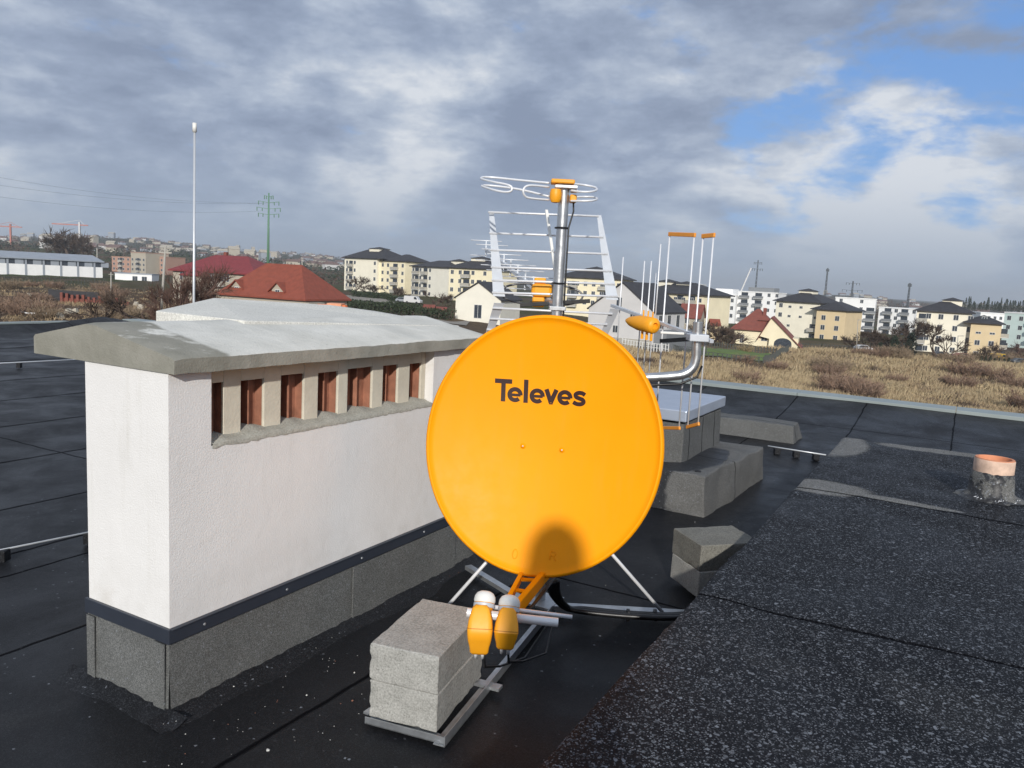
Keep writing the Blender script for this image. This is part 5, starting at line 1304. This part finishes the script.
    def evg(k, px, py, D, wpx, hpx, lab, group, cat='tree', name='evergreen_tree'):
        p = aty(px, py, D); 
        if D < 400: p.z = terr(p.x, p.y)-.2
        w, h = wpx*D/F, hpx*D/F; M = Matrix.Translation(p) @ Matrix.Rotation(R2.uniform(0, 6), 4, 'Z') @ Matrix.Diagonal((w, w, h, 1))
        if k not in ev:
            t = thing(name, lab, cat, Matrix(), group); MB().tube([(0, 0, -.05), (0, 0, .5)], [.04, .02], 6).build('trunk', M_BARK, t); evergreen(1, 1, 900, k, (.75, .5, .3)[k % 3], .07).build('crown', M_LEAF, t); t.matrix_world = M; ev[k] = t; return
        c = dup(ev[k], None, M, lab); c['group'] = group; c['category'] = cat
    for i in range(11): evg(i % 3, 822+i*3.6, 345.5+i*.25, 172, 4.2, 7.5+R2.uniform(-1, 1), 'small dark conifer in the hedge row before the yellow block', 'row of small conifers')
    for i in range(9): evg(i % 3, 972+i*4.6, 357.5+i*.4, 176, 5, 7.5+R2.uniform(-1, 1), 'small dark conifer in the hedge row before the rightmost yellow block', 'row of small conifers at the right')
    for i, (px, py, w, h) in enumerate(((894, 350, 20, 22), (910, 352, 18, 26), (880, 349, 16, 14))): evg(1+i % 2, px, py, 180, w, h, ['round dark evergreen beside the big bare tree, the left one', 'tall dark evergreen touching the big bare tree', 'lowest dark evergreen before the lower white flats'][i], 'dark evergreens before the white flats')
    for i in range(26):
        px = 962+i*2.6+R2.uniform(-1, 1); evg(i % 3, px, 309+.05*(px-962), 520, R2.uniform(3, 6), R2.uniform(6, 13), 'dark conifer on the right skyline', 'conifers on the right skyline')
    # hedges
    def hedge(a, b, h, w, lab, m, dens=60):
        t = thing('hedge', lab, 'hedge', T(a)); mb = MB(); L = (b-a).length; d = (b-a).normalized(); s = Vector((-d.y, d.x, 0)); s.z = 0
        for i in range(int(L*dens)):
            q = R2.random(); p = a.lerp(b, q); p.z = terr(p.x, p.y); hh = h*(1+.25*noise.noise(Vector((q*L*.4, 0, 3))))
            p = p+s*R2.uniform(-.5, .5)*w+Vector((0, 0, R2.random()**.6*hh)); u = Vector((R2.gauss(0, 1), R2.gauss(0, 1), R2.gauss(0, 1))).normalized()*.4; v = Vector((R2.gauss(0, 1), R2.gauss(0, 1), R2.gauss(0, 1))).normalized()*.4
            mb.add([p, p+u, p+v], [(0, 1, 2)])
        mb.build('foliage', m, t)
    hedge(G(330, 308), G(416, 316), 2.2, 3.5, 'long dark green hedge behind the chimney cap', M_LEAF2, 110)
    hedge(G(352, 296), G(405, 303), 1.8, 2, 'dark shrub hedge in front of the yellow apartment row', M_LEAF2, 70)
    hedge(G(418, 318), G(452, 319), 1.8, 3, 'dark hedge left of the cream gabled house', M_LEAF2, 90)
    # brown scrub bushes
    def bush(seed, m):
        rr = random.Random(seed); mb = MB()
        for i in range(150):
            a = rr.random()*6.28; r = rr.random()**.6*.45; p = Vector((cos(a)*r, sin(a)*r, 0)); d = Vector((cos(a)*rr.uniform(.1, .6), sin(a)*rr.uniform(.1, .6), 1)).normalized(); L = rr.uniform(.5, 1)*(1.05-r*.8)
            for k in range(2):
                s = Vector((rr.gauss(0, 1), rr.gauss(0, 1), 0)).normalized()*.012; mb.add([p-s, p+s, p+d*L], [(0, 1, 2)])
            for k in range(6):
                q = p+d*L*rr.uniform(.2, 1); dd = (d+Vector((rr.gauss(0, .5), rr.gauss(0, .5), rr.gauss(0, .3)))).normalized(); s = Vector((rr.gauss(0, 1), rr.gauss(0, 1), rr.gauss(0, .5))).normalized()*.011
                mb.add([q-s, q+s, q+dd*rr.uniform(.15, .35)], [(0, 1, 2)])
        return mb
    pb = []
    M_BSH = nmat('faded_reddish_stems', (.25, .165, .115), .9, .3, .5); M_BSH2 = nmat('faded_brown_stems', (.27, .20, .13), .9, .3, .5)
    M_TAN = nmat('dry_tan_stalks', (.30, .23, .13), .9, .25, .5)
    for i in range(4):
        o = bush(40+i, None).build('brown_bush' if i < 3 else 'tan_bush', [M_BSH, M_BSH2, M_BSH, M_TAN][i]); pb.append(o)
    spots = []
    for k in range(105):
        if k < 65 and k % 3 == 0 or 40 < k < 65:
            px = R2.uniform(700, 1060); py = R2.uniform(352+.08*(px-700), 384+.13*(px-700))
            if noise.noise(Vector((px/60., py/20., 2))) < .08 and k % 5: continue
        elif k < 65: continue
        elif k < 90: px = R2.uniform(-30, 170); py = R2.uniform(286, 322)
        else: px = R2.uniform(855, 1040); py = 357+.05*(px-900)+R2.uniform(-3, 3)
        spots.append((px, py, k))
    first = [True]*4
    for px, py, k in spots:
        p = G(px, py); i = R2.choice((0, 1, 2, 0, 2)) if k < 65 else R2.choice((0, 1)); s = R2.uniform(1.6, 3.6)*(1 if px > 300 else .9)
        M = Matrix.Translation(p-Vector((0, 0, .1))) @ Matrix.Rotation(R2.uniform(0, 6), 4, 'Z') @ Matrix.Diagonal((s*R2.uniform(1.2, 2.0), s*1.5, s*.85, 1))
        if first[i]: o = pb[i]; o.matrix_world = M; first[i] = False
        else: o = pb[i].copy(); COL.objects.link(o); o.matrix_world = M
        tag(o, 'leafless reddish brown bush in the dry grass field' if px > 300 else 'leafless brown bush in the scrub beyond the left of the roof', 'bush', 'bushes in the dry field' if px > 300 else 'bushes in the left scrub')
    for i in range(3): 
        if first[i]: tag(pb[i], 'leafless brown bush in the scrub', 'bush')
    pb[3].matrix_world = Matrix.Translation(G(745, 352)) @ Matrix.Diagonal((2.5, 2.5, 1.6, 1)); tag(pb[3], 'pale tan dry stalk bush at the field edge before the red roofed house', 'bush')
    # grass
    mb = MB(); cnt = 0
    for k in range(46000):
        if k % 6: px = R2.uniform(560, 1075); py = R2.uniform(346+.05*(px-700), 400+.13*(px-700))
        else: px = R2.uniform(-40, 200); py = R2.uniform(284, 330)
        d = ray(px, py); tt = (-12-HC)/d.z if d.z < 0 else 999
        zt = -11.5+5.3*sm((62-d.x*tt)/82.); tt = (zt-HC)/d.z; x, y = d.x*tt, d.y*tt
        if y > 215 or y < 30: continue
        if 690 < px < 780 and 345+.1*(px-702) < py < 364+.1*(px-702): continue
        x += R2.gauss(0, .8); y += R2.gauss(0, 1.5)
        z = terr(x, y); dn = noise.noise(Vector((x/7., y/7., 9)))+.6*noise.noise(Vector((x/2.2, y/2.2, 9)))
        left = px < 300; mi = 0 if dn+R2.gauss(0, .25) > 0 else (1 if dn > -.4 else 2)
        if left: mi = 1 if dn > .1 else 2
        if mi == 2 and R2.random() < .4: continue
        hgt = R2.uniform(.35, .9)*(.6 if left else 1)*(1+.5*max(0, dn)); bend = Vector((R2.gauss(.15, .25), R2.gauss(0, .25), 0))
        for b in range(4):
            p = Vector((x+R2.gauss(0, .28), y+R2.gauss(0, .28), z-.05)); a = R2.random()*6.28; w = R2.uniform(.05, .11); s = Vector((cos(a)*w, sin(a)*w, 0))
            mb.add([p-s, p+s, p+bend+Vector((R2.gauss(0, .2), R2.gauss(0, .2), hgt*R2.uniform(.6, 1.1)))], [(0, 1, 2)], mi)
    M_G0 = nmat('straw_grass', (.41, .32, .19), .9, .2, .12); M_G1 = nmat('brown_grass', (.33, .245, .145), .9, .25, .25); M_G2 = nmat('dark_dead_weeds', (.09, .062, .045), .9, .25, .25)
    tag(mb.build('dry_grass', [M_G0, M_G1, M_G2]), 'dry straw coloured grass and weeds covering the field', 'grass', kind='stuff')
    # lawn, road, fences
    def patch(name, pts, m, dz=.06):
        mb = MB(); n = 24; P = [G(*p) for p in pts]
        for i in range(n+1):
            for j in range(n+1):
                u, v = i/n, j/n; p = P[0].lerp(P[1], u).lerp(P[3].lerp(P[2], u), v); p.z = terr(p.x, p.y)+dz; mb.v.append(p)
        for i in range(n):
            for j in range(n): mb.f.append((i*(n+1)+j, (i+1)*(n+1)+j, (i+1)*(n+1)+j+1, i*(n+1)+j+1)); mb.m.append(0)
        tag(mb.build(name, m), None, None, kind='structure')
    M_LAWN = nmat('mown_lawn', (.10, .15, .035), .95, .3, .3); M_RD = nmat('pale_gravel_road', (.24, .22, .19), .95, .15, .4)
    patch('lawn', [(702, 348), (772, 355), (762, 362.5), (696, 356)], M_LAWN, .25)
    patch('gravel_road', [(325, 294), (398, 303), (394, 306), (320, 296.5)], M_RD, .25)
    patch('field_track', [(410, 318), (470, 322), (466, 326), (404, 321)], M_RD, .1)
    M_PK = nmat('white_fence_boards', (.55, .55, .53), .8, .1, 2); M_DF = nmat('dark_mesh_fence', (.06, .065, .06), .8, .2, 1)
    def fence(a, b, h, m, lab, step=.5, bw=.16):
        t = thing('fence', lab, 'fence', T(a)); L = (b-a).length; n = int(L/step); pk = MB(); ps = MB()
        for i in range(n+1):
            p = a.lerp(b, i/n); p.z = terr(p.x, p.y)+.2; pk.box((p.x-bw/2, p.y-.03, p.z), (p.x+bw/2, p.y+.03, p.z+h))
        pk.build('pickets', m, t)
        for zz in (.3, .8):
            q0 = a.copy(); q1 = b.copy(); q0.z = terr(a.x, a.y)+.2+h*zz; q1.z = terr(b.x, b.y)+.2+h*zz; MB().bar(q0+Vector((0, .06, 0)), q1+Vector((0, .06, 0)), .04, .09).build('rail', m, t)
    fence(G(622, 347), G(668, 353), 1.3, M_PK, 'white picket fence below the large grey gabled house', .45)
    fence(G(668, 352), G(706, 355.5), 1.2, M_DF, 'dark picket fence running from the white pickets to the lawn', .6)
    fence(G(704, 347.5), G(776, 355.5), 1.2, M_DF, 'dark fence along the far side of the lawn', .7)
    fence(G(694, 357), G(763, 364), 1.0, M_DF, 'dark fence along the near side of the lawn', .8)
    fence(G(764, 364), G(788, 352), 1.2, M_DF, 'dark fence closing the right end of the lawn', .5)
    fence(G(800, 349), G(870, 352), 1.3, M_DF, 'dark mesh fence before the yellow block', .7, .1)
    fence(G(5, 284), G(104, 285), 1.8, M_DF, 'thin mesh fence in front of the white warehouse', 1.4, .12)
    # cars
    M_TY = mat('tyre_rubber', (.02, .02, .02), .8); M_CG = mat('car_glass', (.03, .04, .05), .15)
    def car(px, py, m, lab, rz=0, van=False, name='parked_car'):
        p = G(px, py); p.z += .05; M = T(p.x, p.y, p.z, rz); t = thing(name, lab, 'van' if van else 'car', M, 'cars parked near the apartment blocks')
        prof = [(-2.1, .35), (2.1, .35), (2.15, .8), (1.3, .95), (.65, 1.42), (-1.1, 1.45), (-1.95, 1.0), (-2.15, .8)] if not van else [(-2.3, .35), (2.3, .35), (2.35, 1.0), (1.7, 1.15), (1.2, 1.95), (-2.25, 2.0), (-2.35, .9)]
        MB().hexa([M @ Vector((x, -.85, z)) for x, z in prof], [M @ Vector((x, .85, z)) for x, z in prof]).build('body', m, t, bevel=.08)
        if not van: MB().hexa([M @ Vector((x, -.87, z)) for x, z in ((-1.6, 1.0), (1.0, .98), (.55, 1.36), (-1.05, 1.38))], [M @ Vector((x, .87, z)) for x, z in ((-1.6, 1.0), (1.0, .98), (.55, 1.36), (-1.05, 1.38))]).build('side_windows', M_CG, t)
        else: MB().hexa([M @ Vector((x, -.87, z)) for x, z in ((.6, 1.2), (1.5, 1.2), (1.15, 1.8), (.6, 1.8))], [M @ Vector((x, .87, z)) for x, z in ((.6, 1.2), (1.5, 1.2), (1.15, 1.8), (.6, 1.8))]).build('side_windows', M_CG, t)
        for x in (-1.35, 1.35):
            for y in (-.88, .72): MB().tube([M @ Vector((x, y, .33)), M @ Vector((x, y+.16, .33))], .33, 14).build('wheel', M_TY, t)
    car(942, 358, mat('dark_car_paint', (.02, .022, .03), .3), 'dark parked car by the foot of the big bare tree', .1)
    car(962, 359.5, mat('red_car_paint', (.25, .03, .03), .35), 'dark red parked car before the rightmost yellow block', .05)
    car(997, 362, mat('yellow_car_paint', (.6, .38, .03), .4), 'yellow parked van among conifers right', .05, True, 'parked_van')
    car(1020, 365, mat('grey_car_paint', (.10, .11, .12), .3), 'dark grey parked car at the right edge', .05)
    car(863, 351, mat('white_car_paint', (.6, .6, .6), .35), 'white parked car behind the field near the conifers', .05)
    car(413, 304, mat('white_van_paint', (.6, .6, .6), .4), 'white parked van before the yellow apartment row', -.3, True, 'parked_van')
    car(404, 303, mat('silver_car_paint', (.3, .32, .35), .35), 'silver parked car left of the white van', -.3)
    b = Bld('garden_shed', 'small red brown shed left of the cream gabled house', 'shed', (423, 317), 168, 434, 168, 3, 1.6, M_BROOF, down=1); b.gable(M_BROOF, .8, .2, 'x')
    b = Bld('garden_shed', 'brown wooden shed beside the small red shed', 'shed', (434, 317), 172, 446, 172, 3, 1.3, M_TW, down=1); b.gable(M_BROOF, .7, .2, 'x')
    # far town and woods as one mass each
    mb = MB(); M_TR1 = nmat('far_dull_roof', (.16, .10, .085), .8, .2, .1); cols = [M_BEI, M_GRYW, M_BEI, M_SROOF, M_TR1, M_SROOF]
    for k in range(300):
        px = R2.uniform(-40, 345) if k % 4 else R2.uniform(600, 1060); D = R2.uniform(800, 2400); p = gp(px, D); 
        w = R2.uniform(4, 9); h = R2.uniform(2.5, 5) if k % 9 else R2.uniform(8, 13); d = R2.uniform(6, 12)
        mi = R2.choice((0, 1, 2, 2, 3, 5)); M = T(p.x, p.y, p.z, R2.uniform(-.6, .6))
        mb.box((-w, -d/2, -3), (w, d/2, h), M, mi)
        mb.add([M @ Vector(v) for v in ((-w-.4, -d/2-.4, h+.01), (w+.4, -d/2-.4, h+.01), (w+.4, d/2+.4, h+.01), (-w-.4, d/2+.4, h+.01), (-w, 0, h+d*.28), (w, 0, h+d*.28))], [(0, 1, 5, 4), (2, 3, 4, 5), (1, 2, 5), (3, 0, 4)], 4 if k % 3 else 0)
    tag(mb.build('distant_town', cols), 'mass of tiny houses on the far hillside', 'town', kind='stuff')
    mb = MB()
    for k in range(1300):
        px = R2.uniform(-40, 350) if k % 3 else R2.uniform(560, 1070); D = R2.uniform(430, 2300) if px < 350 else R2.uniform(430, 1500); p = gp(px, D); s = R2.uniform(5, 15)*(1 if px < 350 else .8); hh = R2.uniform(3.5, 8.5)
        for i in range(34):
            a = R2.random()*6.28; r = sqrt(R2.random())*s; z = hh*R2.random()*sqrt(max(0, 1-(r/s)**2)); c = p+Vector((cos(a)*r, sin(a)*r*.5, z)); u = Vector((R2.gauss(0, 1), R2.gauss(0, 1), R2.gauss(0, 1)))*1.1; v = Vector((R2.gauss(0, 1), R2.gauss(0, 1), R2.gauss(0, 1)))*1.1
            mb.add([c, c+u, c+v], [(0, 1, 2)], k % 3)
    tag(mb.build('distant_woods', [M_TW, M_LEAF, M_TW]), 'bare and evergreen woods on the far hills and between the houses', 'woods', kind='stuff')
veg()
# haze
hm = bpy.data.materials.new('haze_air'); hm.use_nodes = True; hm.node_tree.nodes.clear()
_o = hm.node_tree.nodes.new('ShaderNodeOutputMaterial'); _v = hm.node_tree.nodes.new('ShaderNodeVolumePrincipled'); _v.inputs['Color'].default_value = (.90, .95, 1.0, 1); _v.inputs['Density'].default_value = .00022; _v.inputs['Anisotropy'].default_value = .2
hm.node_tree.links.new(_v.outputs[0], _o.inputs['Volume'])
if HAZE: tag(MB().box((-9500, -9500, -14), (9500, 9500, 110)).build('haze', hm), 'thin pale air softening the distance', 'haze', kind='stuff')
#BG1
#P0
# ------------------------------------------------------------------ the photographer (casts the soft shadow on the dish)
def photographer():
    M_SK = nmat('skin', (.45, .27, .19), .6, .06, 8); M_JK = nmat('dark_blue_jacket', (.03, .04, .07), .85, .15, 8, bump=.3, bsc=40); M_TR = nmat('grey_work_trousers', (.06, .06, .065), .9, .15, 8); M_BT = nmat('black_boots', (.015, .014, .013), .6, .1, 8); M_HR = nmat('brown_hair', (.05, .03, .018), .8, .2, 30)
    X, Y, Z = .16, -.42, SZ
    def skin(name, V, E_, Rr, m, parent, sub=2):
        me = bpy.data.meshes.new(name); me.from_pydata([Vector(v) for v in V], E_, []); o = bpy.data.objects.new(name, me); COL.objects.link(o); o.parent = parent
        md = o.modifiers.new('skin', 'SKIN'); md.use_smooth_shade = True
        for i, v in enumerate(me.skin_vertices[0].data): v.radius = (Rr[i], Rr[i]) if not hasattr(Rr[i], '__len__') else Rr[i]; v.use_root = (i == 0)
        s = o.modifiers.new('sub', 'SUBSURF'); s.levels = sub; s.render_levels = sub
        me.materials.append(m); return o
    t = thing('person', 'person in a dark jacket standing on the raised roof and holding up a phone', 'person', T(X, Y, Z))
    V = [(0, 0, .90), (0, -.01, 1.08), (0, -.015, 1.26), (0, 0, 1.39), (0, .02, 1.46), (0, .04, 1.53), (0, .045, 1.60),
         (-.10, 0, .84), (-.12, .02, .48), (-.13, -.01, .10), (-.14, .10, .045), (.10, 0, .84), (.12, .02, .48), (.13, -.01, .10), (.14, .10, .045),
         (-.13, 0, 1.33), (-.165, .03, 1.09), (-.17, .24, 1.12), (-.165, .335, 1.17), (.14, 0, 1.33), (.18, .03, 1.09), (.06, .24, 1.12), (-.01, .335, 1.17)]
    E_ = [(0, 1), (1, 2), (2, 3), (3, 4), (4, 5), (5, 6), (0, 7), (7, 8), (8, 9), (9, 10), (0, 11), (11, 12), (12, 13), (13, 14), (3, 15), (15, 16), (16, 17), (17, 18), (3, 19), (19, 20), (20, 21), (21, 22)]
    Rr = [(.15, .11), (.14, .10), (.155, .11), (.12, .08), .055, (.078, .09), (.068, .08), .085, .06, .045, .04, .085, .06, .045, .04, .065, .05, .04, .032, .065, .05, .04, .032]
    skin('body', V, E_, Rr, M_SK, t)
    V2 = [V[i] for i in (0, 1, 2, 3, 15, 16, 17, 19, 20, 21)]; V2[0] = (0, 0, .86)
    skin('jacket', V2, [(0, 1), (1, 2), (2, 3), (3, 4), (4, 5), (5, 6), (3, 7), (7, 8), (8, 9)], [(.165, .13), (.15, .12), (.155, .13), (.11, .09), .07, .06, .048, .07, .06, .048], M_JK, t)
    skin('trousers', [(0, 0, .9), (-.1, 0, .82), (-.12, .02, .48), (-.13, -.01, .08), (.1, 0, .82), (.12, .02, .48), (.13, -.01, .08)], [(0, 1), (1, 2), (2, 3), (0, 4), (4, 5), (5, 6)], [(.16, .12), .10, .078, .065, .10, .078, .065], M_TR, t)
    for s in (-1, 1): skin('boot', [(s*.13, -.04, .06), (s*.135, .06, .05), (s*.14, .16, .04)], [(0, 1), (1, 2)], [.058, .055, .045], M_BT, t)
    # head details
    MB().lathe([(0, .14), (.06, .128), (.10, .085), (.122, .03), (.130, -.05), (.145, -.12), (.19, -.19), (.21, -.25)], T((X, Y, Z)) @ Matrix.Translation((0, -.015, 1.585)), 24).build('hood', M_JK, t, smooth=True)
    hd = Matrix.Translation((X, Y, Z))
    MB().lathe([(.0, .115), (.05, .10), (.083, .055), (.092, 0), (.088, -.04), (.080, -.07)], hd @ Matrix.Translation((0, .02, 1.60)), 20).build('hair', M_HR, t, smooth=True)
    MB().lathe([(0, .03), (.012, .012), (.017, 0), (.01, -.008)], hd @ Matrix.Translation((0, .125, 1.565)) @ Matrix.Rotation(-.9, 4, 'X'), 10).build('nose', M_SK, t, smooth=True)
    for s in (-1, 1):
        MB().lathe([(0, .006), (.009, .004), (.011, 0)], hd @ Matrix.Translation((s*.032, .123, 1.59)) @ Matrix.Rotation(-pi/2, 4, 'X'), 10).build('eye', M_WHITEP, t, smooth=True)
        MB().lathe([(0, .012), (.018, .008), (.026, 0)], hd @ Matrix.Translation((s*.085, .04, 1.585)) @ Matrix.Rotation(s*pi/2, 4, 'Y'), 12).build('ear', M_SK, t, smooth=True)
        for k in range(4):      # fingers closed round the phone edges
            z = 1.150+k*.018; x = s*.078-.09
            skin('finger', [(x, .32, z), (s*.093-.09, .352, z+.004), (s*.091-.09, .378, z+.006), (s*.076-.09, .389, z+.007)][:4], [(0, 1), (1, 2), (2, 3)], [.010, .009, .008, .007], M_SK, t, 1)
        skin('thumb', [(s*.080-.09, .33, 1.155), (s*.078-.09, .355, 1.17), (s*.058-.09, .366, 1.19)], [(0, 1), (1, 2)], [.012, .010, .008], M_SK, t, 1)
    MB().tube([hd @ Vector((-.02, .133, 1.535)), hd @ Vector((.02, .133, 1.535))], .004, 6).build('mouth', nmat('lips', (.35, .14, .11), .5), t)
    ph = MB().box((-.012, -.034, HC-.060), (.152, -.026, HC+.014)).build('phone', mat('black_phone', (.01, .01, .01), .3), bevel=.004)
    tag(ph, 'black phone held sideways in both hands of the person', 'phone')
photographer()
#P1
# ------------------------------------------------------------------ world, sun, camera
def world():
    w = bpy.data.worlds.new('World'); S.world = w; w.use_nodes = True
    n = NT(w); n.t.nodes.clear(); n.b = None
    out = n.n.new('ShaderNodeOutputWorld'); bg = n.n.new('ShaderNodeBackground'); n.link(bg.outputs[0], out.inputs[0])
    sky = n.n.new('ShaderNodeTexSky'); sky.sky_type = 'NISHITA'; sky.sun_disc = False
    sky.sun_elevation = SUN_EL; sky.sun_rotation = pi+SUN_AZ; sky.air_density = 1.; sky.dust_density = .6; sky.ozone_density = 1.5
    tc = n.n.new('ShaderNodeTexCoord').outputs['Generated']; n.co = tc
    o = n.sep(tc)
    zc = n.math('MAXIMUM', o[2], 0.0)
    den = n.math('ADD', zc, .10)
    u = n.math('DIVIDE', o[0], den); v = n.math('DIVIDE', o[1], den)
    P = n.comb(u, v, 0.3)
    Ps = n.comb(n.math('MULTIPLY', o[0], 5.2), n.math('MULTIPLY', o[1], 5.2), n.math('MULTIPLY', n.math('POWER', zc, .85), 11.5))
    big = n.noise(.42, 3, .5, co=P); med = n.noise(1.0, 9, .57, co=Ps, dist=.12); fin = n.noise(2.7, 9, .62, co=Ps, dist=.1)
    lum = n.math('ADD', n.math('MULTIPLY', big, .02), n.math('ADD', n.math('MULTIPLY', med, .80), n.math('MULTIPLY', fin, .36)))
    # hand-placed brightenings and darkenings of the cloud deck (directions)
    def spot(px, py, wd, amp):
        d = ray(px, py).normalized()
        vm = n.n.new('ShaderNodeVectorMath'); vm.operation = 'DOT_PRODUCT'; n.link(tc, vm.inputs[0]); vm.inputs[1].default_value = d
        return n.math('MULTIPLY', n.mapr(vm.outputs['Value'], cos(radians(wd)), 1, 0, 1, True), amp)
    adj = None
    for s in ((425, 110, 7, .08), (455, 135, 5, .05), (325, 125, 6, .05), (350, 205, 4, .07), (395, 200, 4, .07), (100, 20, 20, .05), (30, 190, 10, .03), (210, 100, 13, -.07), (610, 55, 14, -.08), (500, 175, 7, -.07), (560, 150, 6, -.03), (640, 195, 5, .07), (735, 225, 7, .09), (885, 225, 8, .15), (970, 190, 7, .12), (890, 140, 3.5, .10), (820, 255, 6, .05), (980, 15, 8, -.05), (660, 255, 8, -.03), (330, 20, 10, -.02)):
        q = spot(*s); adj = q if adj is None else n.math('ADD', adj, q)
    lum = n.math('ADD', lum, adj)
    cloud = n.ramp(lum, (.44, (.255, .315, .44)), (.54, (.33, .40, .535)), (.63, (.46, .53, .65)), (.74, (.72, .76, .82)))
    # soft bluish haze towards the horizon
    hz = n.mapr(o[2], .15, .0, 0, .85, True)
    cloud = n.mix(hz, cloud, (.37, .455, .58))
    # clear blue part of the sky, upper right
    bm = None
    for s in ((885, 95, 8, .58), (1025, 80, 10, .66), (1010, 25, 8, .40), (775, 160, 6.5, .50), (835, 140, 6, .55), (960, 145, 7, .5), (660, 45, 4, .25)):
        q = spot(*s); bm = q if bm is None else n.math('MAXIMUM', bm, q)
    mk = n.math('ADD', bm, n.math('MULTIPLY', n.math('SUBTRACT', n.noise(1.7, 9, .58, co=Ps, dist=.15), .5), 2.3))
    mk = n.mapr(mk, .27, .78, 0, 1, True)
    blue = n.mix(1, sky.outputs[0], (.105, .105, .105), 'MULTIPLY')
    blue = n.mix(.65, blue, (.14, .34, .80))
    cld2 = n.mix(n.mapr(n.noise(3.0, 6, .6, co=P), .55, .75, 0, .5), blue, (.42, .50, .62))
    col = n.mix(mk, cloud, cld2)
    n.link(col, bg.inputs[0]); bg.inputs[1].default_value = 1.0
world()
sl = bpy.data.lights.new('Sun', 'SUN'); sl.energy = 3.8; sl.angle = radians(1.3); sl.color = (1, .955, .885)
so = bpy.data.objects.new('Sun', sl); COL.objects.link(so); so.rotation_euler = SD.to_track_quat('-Z', 'Y').to_euler(); so.location = (0, -5, 20)
cd = bpy.data.cameras.new('Camera'); co = bpy.data.objects.new('Camera', cd); COL.objects.link(co); S.camera = co
cd.sensor_fit = 'HORIZONTAL'; cd.sensor_width = 36; cd.lens = 36*F/1024; cd.clip_start = .02; cd.clip_end = 20000
fwd = Vector((0, cos(PITCH), -sin(PITCH))); up0 = Vector((0, sin(PITCH), cos(PITCH))); rt0 = Vector((1, 0, 0))
rt = rt0*cos(ROLL)+up0*sin(ROLL); up = -rt0*sin(ROLL)+up0*cos(ROLL)
co.matrix_world = Matrix(((rt.x, up.x, -fwd.x, 0), (rt.y, up.y, -fwd.y, 0), (rt.z, up.z, -fwd.z, HC), (0, 0, 0, 1)))
S.view_settings.view_transform = 'Standard'; S.view_settings.look = 'None'; S.view_settings.exposure = 0; S.view_settings.gamma = 1
for o in bpy.data.objects:
    if '_w' in o: del o['_w']
